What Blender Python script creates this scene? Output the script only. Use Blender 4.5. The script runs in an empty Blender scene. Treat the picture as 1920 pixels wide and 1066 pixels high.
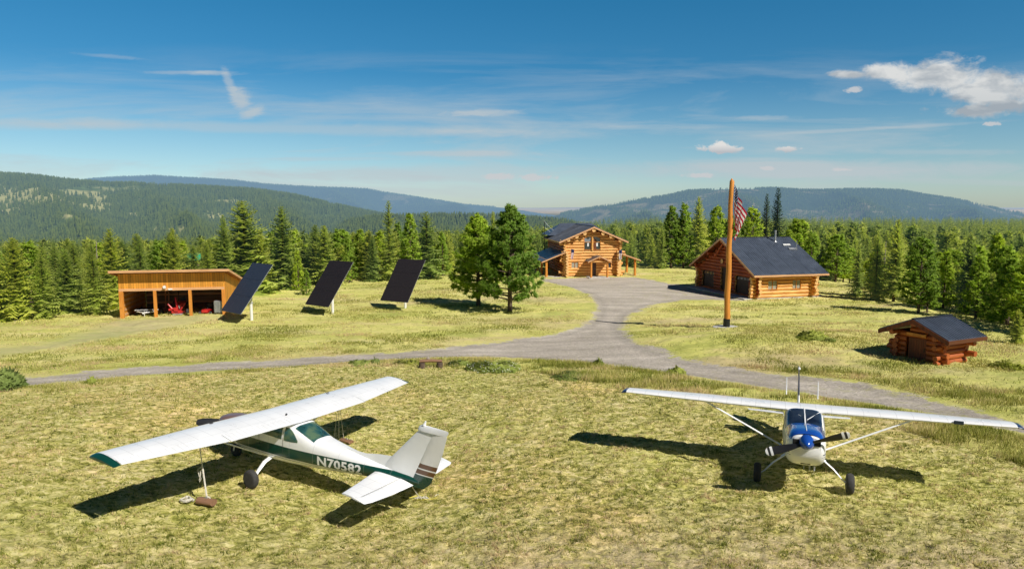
import bpy, bmesh, math, random
import numpy as np
from mathutils import Vector, Matrix
R = math.radians
sc = bpy.context.scene
COL = sc.collection
rnd = random.Random(7)
NP = np.random.RandomState(11)

# ------------------------------------------------------------------ camera
F, CAMH, PITCH = 1288.0, 8.17, R(6.51)
cam = bpy.data.cameras.new("camera"); camo = bpy.data.objects.new("camera", cam); COL.objects.link(camo)
camo.location = (0, 0, CAMH); camo.rotation_euler = (R(90) - PITCH, 0, 0)
cam.sensor_width = 36; cam.lens = 36 * F / 1920; cam.clip_start = 0.1; cam.clip_end = 120000
sc.camera = camo

def ray(px, py):
    c, s = math.cos(PITCH), math.sin(PITCH)
    a = (px - 960) / F; b = (533 - py) / F
    return (a, c + b * s, -s + b * c)            # x, y, z

# ------------------------------------------------------------------ terrain height
EDGE_PX = [(-400, 640), (0, 608), (200, 588), (330, 566), (450, 547), (620, 530), (840, 517), (1010, 506), (1190, 504), (1300, 503), (1430, 515), (1560, 536), (1700, 572), (1820, 604), (1920, 628), (2300, 700)]
def zb(y):
    return np.interp(y, [0, 26, 33, 40, 50, 70, 100, 130], [0, 0, -.35, -.9, -1.4, -1.9, -2.15, -2.2])
_u, _y = [], []
for px, py in EDGE_PX:
    d = ray(px, py); y = 60.0
    for _ in range(40):
        y = (CAMH - float(zb(y))) / (-d[2] / d[1])
    _u.append(d[0] / d[1]); _y.append(y)
def edge_y(u): return np.interp(u, _u, _y)
PL1 = (-9.87, 22.39, -.070, -.003, 0.0)
PL2 = (7.8, 17.53, -.008, -.037, .169)
def Z(x, y):
    x = np.asarray(x, float); y = np.asarray(y, float)
    ys = np.maximum(y, 1.0)
    u = np.clip(x / ys, -3, 3)
    z = zb(y)
    z = z + .85 * np.exp(-(((x - 17) / 9) ** 2 + ((y - 46) / 7) ** 2)) + .10 * np.sin(x * .13 + 1) * np.sin(y * .11) * np.clip((y - 26) / 15, 0, 1)
    z = z + .25 * np.exp(-(((x + 26) / 9) ** 2 + ((y - 62) / 7) ** 2))
    for (x0, y0, gx, gy, z0) in (PL1, PL2):
        r = np.hypot(x - x0, y - y0)
        w = 1 - np.clip((r - 5.5) / 5.5, 0, 1); w = w * w * (3 - 2 * w)
        z = z * (1 - w) + w * (z0 + gx * (x - x0) + gy * (y - y0))
    d = np.maximum(ys - edge_y(u), 0)
    left = np.clip((-u) / .5 + .3, 0, 1)
    drop = (15 + 8 * left) * (1 - np.exp(-(d / 150) ** 1.25))
    endd = 420 + 330 * np.clip((u - .05) / .15, 0, 1)
    drop2 = 110 * (1 - np.exp(-np.maximum(ys - endd, 0) / 500))
    far = np.where(y > 1, drop + drop2, 0)
    return z - far
def Zs(x, y): return float(Z(x, y))
def G(px, py, dz=0.0):
    """ground point seen through a photograph pixel (used once to survey where things stand)"""
    d = ray(px, py); t = 5.0; prev = t
    while t < 2000:
        if CAMH + d[2] * t < Zs(d[0] * t, d[1] * t) + dz: break
        prev = t; t += max(.25, t * .01)
    a, b = prev, t
    for _ in range(30):
        m = (a + b) / 2
        if CAMH + d[2] * m < Zs(d[0] * m, d[1] * m) + dz: b = m
        else: a = m
    return Vector((d[0] * b, d[1] * b, CAMH + d[2] * b - dz * 0))
def AT(px, py, y):
    d = ray(px, py); t = y / d[1]
    return Vector((d[0] * t, y, CAMH + d[2] * t))

# ------------------------------------------------------------------ object helpers
def tag(o, label=None, cat=None, group=None, kind=None):
    if label: o['label'] = label
    if cat: o['category'] = cat
    if group: o['group'] = group
    if kind: o['kind'] = kind
    return o
def empty(name, loc=(0, 0, 0), rz=0, label=None, cat=None, group=None):
    o = bpy.data.objects.new(name, None); COL.objects.link(o)
    o.location = loc; o.rotation_euler = (0, 0, rz); o.empty_display_size = .3
    return tag(o, label, cat, group)
class MB:
    def __init__(s): s.v = []; s.f = []; s.mi = []; s.m = 0
    def add(s, vs, fs, mi=None):
        n = len(s.v); s.v += [tuple(v) for v in vs]; s.f += [tuple(i + n for i in f) for f in fs]
        s.mi += [s.m if mi is None else mi] * len(fs); return s
    def box(s, c, d, rot=None):
        x, y, z = d[0] / 2, d[1] / 2, d[2] / 2
        vs = [Vector((a * x, b * y, e * z)) for e in (-1, 1) for a, b in ((-1, -1), (1, -1), (1, 1), (-1, 1))]
        if rot is not None: vs = [rot @ v for v in vs]
        vs = [v + Vector(c) for v in vs]
        return s.add(vs, [(3, 2, 1, 0), (4, 5, 6, 7), (0, 1, 5, 4), (1, 2, 6, 5), (2, 3, 7, 6), (3, 0, 4, 7)])
    def hexa(s, pts):  # 8 points: bottom 4, top 4
        return s.add(pts, [(3, 2, 1, 0), (4, 5, 6, 7), (0, 1, 5, 4), (1, 2, 6, 5), (2, 3, 7, 6), (3, 0, 4, 7)])
    def tube(s, pts, rads, n=8, cap=True, flat=1.0):
        pts = [Vector(p) for p in pts]
        if not hasattr(rads, '__len__'): rads = [rads] * len(pts)
        rings = []; prevx = None
        for i, p in enumerate(pts):
            t = (pts[min(i + 1, len(pts) - 1)] - pts[max(i - 1, 0)]).normalized()
            up = Vector((0, 0, 1)) if abs(t.z) < .95 else Vector((0, 1, 0))
            a = t.cross(up).normalized(); b = t.cross(a).normalized()
            rings.append([p + a * rads[i] * math.cos(2 * math.pi * k / n) + b * rads[i] * flat * math.sin(2 * math.pi * k / n) for k in range(n)])
        vs = [v for r in rings for v in r]; fs = []
        for i in range(len(rings) - 1):
            for k in range(n):
                fs.append((i * n + k, i * n + (k + 1) % n, (i + 1) * n + (k + 1) % n, (i + 1) * n + k))
        if cap: fs.append(tuple(range(n - 1, -1, -1))); fs.append(tuple((len(rings) - 1) * n + k for k in range(n)))
        return s.add(vs, fs)
    def loft(s, rings, cap=True, closed=True):
        n = len(rings[0]); vs = [v for r in rings for v in r]; fs = []
        for i in range(len(rings) - 1):
            for k in range(n if closed else n - 1):
                fs.append((i * n + k, i * n + (k + 1) % n, (i + 1) * n + (k + 1) % n, (i + 1) * n + k))
        if cap: fs.append(tuple(range(n - 1, -1, -1))); fs.append(tuple((len(rings) - 1) * n + k for k in range(n)))
        return s.add(vs, fs)
    def lathe(s, c, axis, prof, n=20):
        """prof = [(dist along axis, radius)]"""
        axis = Vector(axis).normalized(); up = Vector((0, 0, 1)) if abs(axis.z) < .9 else Vector((1, 0, 0))
        a = axis.cross(up).normalized(); b = axis.cross(a)
        rings = [[Vector(c) + axis * h + (a * math.cos(2 * math.pi * k / n) + b * math.sin(2 * math.pi * k / n)) * r for k in range(n)] for h, r in prof]
        return s.loft(rings)
    def quad(s, a, b, c, d): return s.add([a, b, c, d], [(0, 1, 2, 3)])
    def build(s, name, mat, parent=None, smooth=False, bevel=0, normals=True):
        me = bpy.data.meshes.new(name)
        me.from_pydata([tuple(v) for v in s.v], [], s.f)
        for m in (mat if isinstance(mat, (list, tuple)) else [mat]): me.materials.append(m)
        if max(s.mi, default=0) > 0: me.polygons.foreach_set('material_index', s.mi)
        if normals:
            bm = bmesh.new(); bm.from_mesh(me); bmesh.ops.recalc_face_normals(bm, faces=bm.faces); bm.to_mesh(me); bm.free()
        if smooth:
            me.polygons.foreach_set('use_smooth', [True] * len(me.polygons))
        o = bpy.data.objects.new(name, me); COL.objects.link(o)
        if smooth:
            try: me.set_sharp_from_angle(angle=R(40))
            except Exception: pass
        if bevel:
            b = o.modifiers.new('bevel', 'BEVEL'); b.width = bevel; b.segments = 2; b.limit_method = 'ANGLE'
        if parent is not None: o.parent = parent
        return o
def np_mesh(name, co, faces, mats, attrs=None, smooth=False, mi=None):
    """co (n,3), faces (m,k) all the same arity"""
    me = bpy.data.meshes.new(name); n = len(co); m, k = faces.shape
    me.vertices.add(n); me.vertices.foreach_set('co', np.ascontiguousarray(co, dtype=np.float32).ravel())
    me.loops.add(m * k); me.loops.foreach_set('vertex_index', np.ascontiguousarray(faces, dtype=np.int32).ravel())
    me.polygons.add(m); me.polygons.foreach_set('loop_start', np.arange(0, m * k, k, dtype=np.int32))
    if smooth: me.polygons.foreach_set('use_smooth', np.ones(m, dtype=bool))
    for mt in mats: me.materials.append(mt)
    if mi is not None: me.polygons.foreach_set('material_index', np.ascontiguousarray(mi, dtype=np.int32))
    for an, arr in (attrs or {}).items():
        if arr.ndim == 1:
            a = me.attributes.new(an, 'FLOAT', 'POINT'); a.data.foreach_set('value', np.ascontiguousarray(arr, dtype=np.float32))
        else:
            a = me.attributes.new(an, 'FLOAT_VECTOR', 'POINT'); a.data.foreach_set('vector', np.ascontiguousarray(arr, dtype=np.float32).ravel())
    me.update(calc_edges=True); me.validate()
    return me
def link(name, me, parent=None):
    o = bpy.data.objects.new(name, me); COL.objects.link(o)
    if parent is not None: o.parent = parent
    return o

# ------------------------------------------------------------------ materials
class NT:
    def __init__(s, name):
        s.mat = bpy.data.materials.new(name); s.mat.use_nodes = True; s.t = s.mat.node_tree
        s.t.nodes.clear(); s.out = s.n('ShaderNodeOutputMaterial')
    def n(s, typ, **kw):
        nd = s.t.nodes.new(typ)
        for k, v in kw.items(): setattr(nd, k, v)
        return nd
    def l(s, a, b): s.t.links.new(a, b)
    def setin(s, sock, v):
        if isinstance(v, bpy.types.NodeSocket): s.l(v, sock)
        else:
            if sock.type == 'RGBA' and hasattr(v, '__len__') and len(v) == 3: v = (*v, 1)
            sock.default_value = v
    def math(s, op, a, b=None, c=None, clamp=False):
        nd = s.n('ShaderNodeMath', operation=op, use_clamp=clamp); s.setin(nd.inputs[0], a)
        if b is not None: s.setin(nd.inputs[1], b)
        if c is not None: s.setin(nd.inputs[2], c)
        return nd.outputs[0]
    def noise(s, vec, scale, detail=4, rough=.55, dist=0, out=0):
        nd = s.n('ShaderNodeTexNoise'); s.l(vec, nd.inputs['Vector']); nd.inputs['Scale'].default_value = scale
        nd.inputs['Detail'].default_value = detail; nd.inputs['Roughness'].default_value = rough; nd.inputs['Distortion'].default_value = dist
        return nd.outputs[out]
    def ramp(s, fac, stops, interp='LINEAR'):
        nd = s.n('ShaderNodeValToRGB'); s.setin(nd.inputs[0], fac); e = nd.color_ramp; e.interpolation = interp
        while len(e.elements) < len(stops): e.elements.new(.5)
        for el, (p, c) in zip(e.elements, stops):
            el.position = p; el.color = (*c, 1) if hasattr(c, '__len__') else (c, c, c, 1)
        return nd.outputs[0]
    def mix(s, fac, a, b, blend='MIX'):
        nd = s.n('ShaderNodeMix', data_type='RGBA', blend_type=blend); s.setin(nd.inputs[0], fac); s.setin(nd.inputs[6], a); s.setin(nd.inputs[7], b)
        return nd.outputs[2]
    def mr(s, v, a, b, c=0.0, d=1.0, smooth=False):
        nd = s.n('ShaderNodeMapRange'); nd.interpolation_type = 'SMOOTHSTEP' if smooth else 'LINEAR'
        s.setin(nd.inputs[0], v)
        for i, q in zip((1, 2, 3, 4), (a, b, c, d)): s.setin(nd.inputs[i], q)
        return nd.outputs[0]
    def coord(s, kind='Object'):
        return s.n('ShaderNodeTexCoord').outputs[kind]
    def pos(s): return s.n('ShaderNodeNewGeometry').outputs['Position']
    def mapv(s, vec, scale=(1, 1, 1), loc=(0, 0, 0), rot=(0, 0, 0)):
        nd = s.n('ShaderNodeMapping'); s.l(vec, nd.inputs[0]); nd.inputs['Scale'].default_value = scale; nd.inputs['Location'].default_value = loc; nd.inputs['Rotation'].default_value = rot
        return nd.outputs[0]
    def sep(s, vec):
        nd = s.n('ShaderNodeSeparateXYZ'); s.l(vec, nd.inputs[0]); return nd.outputs
    def attr(s, name, out='Fac'):
        nd = s.n('ShaderNodeAttribute', attribute_name=name); return nd.outputs[out]
    def bump(s, h, strength=.5, dist=.1):
        nd = s.n('ShaderNodeBump'); s.l(h, nd.inputs['Height']); nd.inputs['Strength'].default_value = strength; nd.inputs['Distance'].default_value = dist
        return nd.outputs[0]
    def bsdf(s, color, rough=.6, metal=0, normal=None, spec=.5, coat=0, trans=0, alpha=None):
        b = s.n('ShaderNodeBsdfPrincipled'); s.setin(b.inputs['Base Color'], color); s.setin(b.inputs['Roughness'], rough)
        s.setin(b.inputs['Metallic'], metal); b.inputs['Specular IOR Level'].default_value = spec
        b.inputs['Coat Weight'].default_value = coat; b.inputs['Transmission Weight'].default_value = trans
        if normal is not None: s.l(normal, b.inputs['Normal'])
        return b.outputs[0]
    def done(s, sh): s.l(sh, s.out.inputs[0]); return s.mat
def simple(name, col, rough=.6, metal=0, var=.12, scale=3, bump=0, coat=0, spec=.5):
    m = NT(name); c = m.coord()
    f = m.noise(c, scale, 5, .6)
    dark = tuple(x * (1 - var) for x in col); lite = tuple(min(1, x * (1 + var)) for x in col)
    cc = m.ramp(f, [(.3, dark), (.7, lite)])
    n = m.bump(m.noise(c, scale * 8, 3), bump, .02) if bump else None
    return m.done(m.bsdf(cc, m.mr(f, .3, .7, rough * .9, min(1, rough * 1.1)), metal, n, spec, coat))
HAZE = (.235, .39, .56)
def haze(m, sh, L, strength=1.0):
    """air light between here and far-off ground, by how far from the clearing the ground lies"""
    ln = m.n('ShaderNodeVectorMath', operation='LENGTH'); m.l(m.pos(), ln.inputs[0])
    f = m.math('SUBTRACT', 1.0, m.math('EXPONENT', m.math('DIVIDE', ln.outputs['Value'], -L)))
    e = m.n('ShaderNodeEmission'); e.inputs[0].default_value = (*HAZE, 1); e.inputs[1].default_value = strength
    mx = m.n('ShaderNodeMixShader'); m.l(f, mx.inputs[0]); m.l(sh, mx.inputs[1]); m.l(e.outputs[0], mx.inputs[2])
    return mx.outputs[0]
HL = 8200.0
def wood(name, a, b, axis='X', planks=None, rough=.55, stretch=.08, coat=.0):
    m = NT(name); c = m.coord()
    scl = {'X': (stretch, 1, 1), 'Y': (1, stretch, 1), 'Z': (1, 1, stretch)}[axis]
    v = m.mapv(c, scl)
    f = m.noise(v, 9, 6, .65, .6); f2 = m.noise(c, .7, 3, .5)
    col = m.ramp(m.math('ADD', m.math('MULTIPLY', f, .65), m.math('MULTIPLY', f2, .35)), [(.32, a), (.66, b)])
    kn = m.n('ShaderNodeTexVoronoi'); m.l(m.mapv(c, tuple(q * 1.3 for q in {'X': (.5, 1, 1), 'Y': (1, .5, 1), 'Z': (1, 1, .5)}[axis])), kn.inputs['Vector']); kn.inputs['Scale'].default_value = 1.6
    k = m.mr(kn.outputs['Distance'], .03, .12, .45, 1)
    col = m.mix(1, col, k, 'MULTIPLY')
    h = f
    if planks:
        w, ax = planks
        s = m.sep(c)[{'X': 0, 'Y': 1, 'Z': 2}[ax]]
        fr = m.math('FRACT', m.math('DIVIDE', s, w)); cell = m.math('FLOOR', m.math('DIVIDE', s, w))
        wn = m.n('ShaderNodeTexWhiteNoise', noise_dimensions='1D'); m.l(cell, wn.inputs['W'])
        gap = m.math('GREATER_THAN', m.math('ABSOLUTE', m.math('SUBTRACT', fr, .5)), .44)
        col = m.mix(1, col, m.mr(wn.outputs['Value'], 0, 1, .72, 1.12), 'MULTIPLY')
        col = m.mix(m.math('MULTIPLY', gap, .65), col, (.09, .035, .012))
        h = m.math('SUBTRACT', f, gap)
    return m.done(m.bsdf(col, rough, 0, m.bump(h, .35, .02), .4, coat))
def foliage(name, dark, lite, tipc, transl=.25, far=False, patch=False):
    m = NT(name)
    r = m.n('ShaderNodeObjectInfo').outputs['Random']
    t = m.attr('tip')
    hue = m.attr('hue')
    rr = m.math('FRACT', m.math('ADD', r, hue))
    ov = m.n('ShaderNodeVectorTransform', vector_type='NORMAL', convert_from='OBJECT', convert_to='WORLD'); m.l(m.attr('out', 'Vector'), ov.inputs[0])
    gn = m.n('ShaderNodeNewGeometry').outputs['Normal']
    vm = m.n('ShaderNodeMix', data_type='VECTOR'); vm.inputs[0].default_value = .62; m.l(gn, vm.inputs[4]); m.l(ov.outputs[0], vm.inputs[5])
    nn_ = m.n('ShaderNodeVectorMath', operation='NORMALIZE'); m.l(vm.outputs[1], nn_.inputs[0])
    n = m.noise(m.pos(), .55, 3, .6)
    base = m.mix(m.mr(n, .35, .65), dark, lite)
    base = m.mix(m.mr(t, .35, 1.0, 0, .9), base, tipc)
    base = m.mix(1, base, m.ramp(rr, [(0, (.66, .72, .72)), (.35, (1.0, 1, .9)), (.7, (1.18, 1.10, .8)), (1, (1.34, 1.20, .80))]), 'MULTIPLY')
    d = m.n('ShaderNodeBsdfPrincipled'); m.l(base, d.inputs['Base Color']); d.inputs['Roughness'].default_value = .6; d.inputs['Specular IOR Level'].default_value = .15; m.l(nn_.outputs[0], d.inputs['Normal'])
    tr = m.n('ShaderNodeBsdfTranslucent'); m.l(m.mix(1, base, (1.2, 1.25, .7), 'MULTIPLY'), tr.inputs[0])
    mx = m.n('ShaderNodeMixShader'); mx.inputs[0].default_value = transl; m.l(d.outputs[0], mx.inputs[1]); m.l(tr.outputs[0], mx.inputs[2])
    sh = mx.outputs[0]
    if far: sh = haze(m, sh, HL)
    return m.done(sh)
M = {}
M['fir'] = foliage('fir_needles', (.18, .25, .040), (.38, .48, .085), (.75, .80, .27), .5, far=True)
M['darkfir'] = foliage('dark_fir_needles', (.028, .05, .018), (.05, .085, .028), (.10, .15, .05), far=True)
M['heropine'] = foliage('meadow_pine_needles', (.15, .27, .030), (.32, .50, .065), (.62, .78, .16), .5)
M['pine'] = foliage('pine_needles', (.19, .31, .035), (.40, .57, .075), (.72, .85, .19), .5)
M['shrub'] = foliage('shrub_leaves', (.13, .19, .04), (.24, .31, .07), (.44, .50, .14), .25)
M['bark'] = simple('bark', (.11, .075, .055), .9, var=.4, scale=6, bump=.6)
M['palebark'] = simple('pale_bark', (.28, .24, .19), .9, var=.3, scale=6, bump=.5)
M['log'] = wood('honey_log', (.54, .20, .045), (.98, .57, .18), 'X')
M['logshade'] = wood('red_shaded_log', (.26, .045, .010), (.50, .115, .024), 'X')  # honey log copy with the shade of the unlit walls painted in as dark red
M['logdark'] = wood('dark_red_log', (.26, .055, .014), (.54, .15, .035), 'X')
M['gapshade'] = simple('painted_log_gap_shade', (.16, .045, .012), .8)  # dark red backing that paints the shade between the logs
M['logend'] = simple('cut_log_end', (.82, .48, .18), .7, var=.2, scale=8)
M['trimwood'] = wood('trim_board', (.55, .28, .12), (.78, .46, .24), 'X', rough=.6)
M['beam'] = wood('upright_log', (.50, .17, .025), (.80, .34, .06), 'Z')
M['plank'] = wood('orange_plank', (.66, .25, .03), (.86, .40, .055), 'Z', planks=(.20, 'X'))
M['plankside'] = wood('orange_plank_side', (.66, .25, .03), (.86, .40, .055), 'Z', planks=(.20, 'Y'))
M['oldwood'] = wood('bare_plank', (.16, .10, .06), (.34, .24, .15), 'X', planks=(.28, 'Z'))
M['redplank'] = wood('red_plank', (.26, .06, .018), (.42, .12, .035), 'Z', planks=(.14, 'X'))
M['concrete'] = simple('concrete', (.52, .50, .46), .85, var=.18, scale=2, bump=.3)
M['dark'] = simple('dark_interior', (.012, .011, .010), .8)
M['blackmetal'] = simple('black_metal', (.02, .021, .024), .4, .3)
M['rubber'] = simple('rubber', (.045, .043, .042), .85, var=.3, scale=9, bump=.3)
M['galv'] = simple('galvanised', (.48, .49, .50), .45, .6, var=.2)
M['whitepaint'] = simple('white_post_paint', (.78, .77, .74), .5, var=.08)
M['redpaint'] = simple('red_machine_paint', (.52, .022, .022), .35, var=.15, coat=.3)
M['bluepaint'] = simple('blue_gloss_paint', (.012, .075, .38), .18, var=.1, coat=.8)
M['rope'] = simple('rope', (.62, .58, .50), .9, var=.25, scale=30)
M['yellowrope'] = simple('yellow_cord', (.72, .62, .08), .8, var=.2, scale=30)
M['stone'] = simple('stone', (.30, .25, .21), .9, var=.4, scale=4, bump=.6)
M['tiewood'] = wood('weathered_block', (.16, .08, .045), (.36, .20, .12), 'X')
def glassy(name, col, rough=.05, alpha=.0):
    m = NT(name)
    g = m.n('ShaderNodeBsdfGlossy'); g.inputs[0].default_value = (.9, .95, 1, 1); g.inputs[1].default_value = rough
    if alpha > 0:
        d = m.n('ShaderNodeBsdfTransparent'); d.inputs[0].default_value = (*col, 1)
    else:
        d = m.n('ShaderNodeBsdfDiffuse'); d.inputs[0].default_value = (*col, 1)
    fr = m.n('ShaderNodeFresnel'); fr.inputs[0].default_value = 1.5
    mx = m.n('ShaderNodeMixShader'); m.l(m.math('ADD', m.math('MULTIPLY', fr.outputs[0], .9), .03), mx.inputs[0]); m.l(d.outputs[0], mx.inputs[1]); m.l(g.outputs[0], mx.inputs[2])
    return m.done(mx.outputs[0])
M['winglass'] = glassy('house_window_glass', (.035, .045, .055))
M['tealglass'] = glassy('tinted_cabin_glass', (.22, .50, .46), alpha=1)
M['blueglass'] = glassy('windshield_glass', (.10, .16, .24), alpha=1)
def metal_roof(name, col, axis, w=.24):
    m = NT(name); c = m.coord(); s = m.sep(c)[{'X': 0, 'Y': 1}[axis]]
    fr = m.math('FRACT', m.math('DIVIDE', s, w)); rib = m.mr(m.math('ABSOLUTE', m.math('SUBTRACT', fr, .5)), .36, .5, 0, 1, True)
    n = m.noise(c, 1.2, 5, .6)
    cc = m.mix(m.mr(n, .3, .7), tuple(q * .8 for q in col), tuple(q * 1.25 for q in col))
    cc = m.mix(m.math('MULTIPLY', rib, .5), cc, tuple(q * 2.2 for q in col))
    return m.done(m.bsdf(cc, m.mr(n, .3, .7, .33, .5), .35, m.bump(rib, .8, .03), .5))
M['roofx'] = metal_roof('charcoal_ribbed_roof_x', (.10, .122, .165), 'X')
M['roofy'] = metal_roof('charcoal_ribbed_roof_y', (.095, .105, .13), 'Y')
# ------------------------------------------------------------------ numpy noise
def _hash(ix, iy, seed):
    h = (ix.astype(np.int64) * 374761393 + iy.astype(np.int64) * 668265263 + seed * 1442695041) & 0xffffffff
    h = ((h ^ (h >> 13)) * 1274126177) & 0xffffffff
    return ((h ^ (h >> 16)) & 0xffff) / 65535.0
def vnoise(x, y, seed=0):
    ix = np.floor(x); iy = np.floor(y); fx = x - ix; fy = y - iy
    fx = fx * fx * (3 - 2 * fx); fy = fy * fy * (3 - 2 * fy)
    a = _hash(ix, iy, seed); b = _hash(ix + 1, iy, seed); c = _hash(ix, iy + 1, seed); d = _hash(ix + 1, iy + 1, seed)
    return (a * (1 - fx) + b * fx) * (1 - fy) + (c * (1 - fx) + d * fx) * fy
def fbm(x, y, seed=0, o=4):
    s = 0; a = 1; t = 0
    for i in range(o):
        s = s + a * vnoise(x * 2 ** i + 17 * i, y * 2 ** i - 9 * i, seed + i); t += a; a *= .5
    return s / t
def curve_y(pts):
    us, ys = [], []
    for px, py in pts:
        g = G(px, py); us.append(g.x / g.y); ys.append(g.y)
    return lambda u: np.interp(u, us, ys)
lawn_y = curve_y([(-200, 742), (0, 735), (100, 735), (200, 722), (300, 710), (420, 700), (560, 692), (700, 686), (830, 692), (960, 692), (1040, 704), (1100, 714), (1170, 730), (1300, 748), (1400, 760), (1560, 782), (1700, 806), (1780, 832), (1860, 852), (1920, 872), (2100, 930)])
ROAD_PX = [(-150, 712), (75, 703), (240, 688), (400, 680), (600, 668), (800, 655), (880, 646), (960, 635), (1040, 625), (1085, 612), (1110, 592), (1117, 572), (1103, 552), (1060, 536), (1016, 527),
           (1018, 522), (1100, 520), (1150, 519), (1190, 519), (1215, 523), (1260, 531), (1306, 535), (1330, 548), (1405, 564), (1349, 562), (1284, 562), (1225, 571), (1185, 590), (1171, 608), (1180, 626), (1200, 640), (1250, 660), (1320, 680), (1400, 693), (1500, 703), (1600, 714), (1700, 735), (1800, 760), (1920, 795), (2300, 900),
           (2300, 930), (1920, 815), (1800, 787), (1700, 768), (1600, 753), (1500, 737), (1400, 722), (1300, 706), (1200, 691), (1100, 679), (1000, 673), (900, 669), (800, 670), (700, 675), (600, 683), (400, 695), (240, 705), (75, 721), (-150, 734)]
TRACK_PX = [(222, 603), (160, 622), (60, 648), (-200, 672), (-200, 690), (60, 664), (180, 642), (300, 620), (415, 598), (420, 590), (300, 594)]
def poly_sdf(px_poly, x, y):
    P = np.array([[g.x, g.y] for g in (G(a, b) for a, b in px_poly)])
    d2 = np.full(x.shape, 1e9); inside = np.zeros(x.shape, bool)
    for i in range(len(P)):
        a = P[i]; b = P[(i + 1) % len(P)]; e = b - a
        wx = x - a[0]; wy = y - a[1]
        t = np.clip((wx * e[0] + wy * e[1]) / (e @ e + 1e-9), 0, 1)
        d2 = np.minimum(d2, (wx - e[0] * t) ** 2 + (wy - e[1] * t) ** 2)
        c = ((a[1] > y) != (b[1] > y)) & (x < (b[0] - a[0]) * (y - a[1]) / (b[1] - a[1] + 1e-12) + a[0])
        inside ^= c
    d = np.sqrt(d2)
    return np.where(inside, -d, d)

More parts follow.
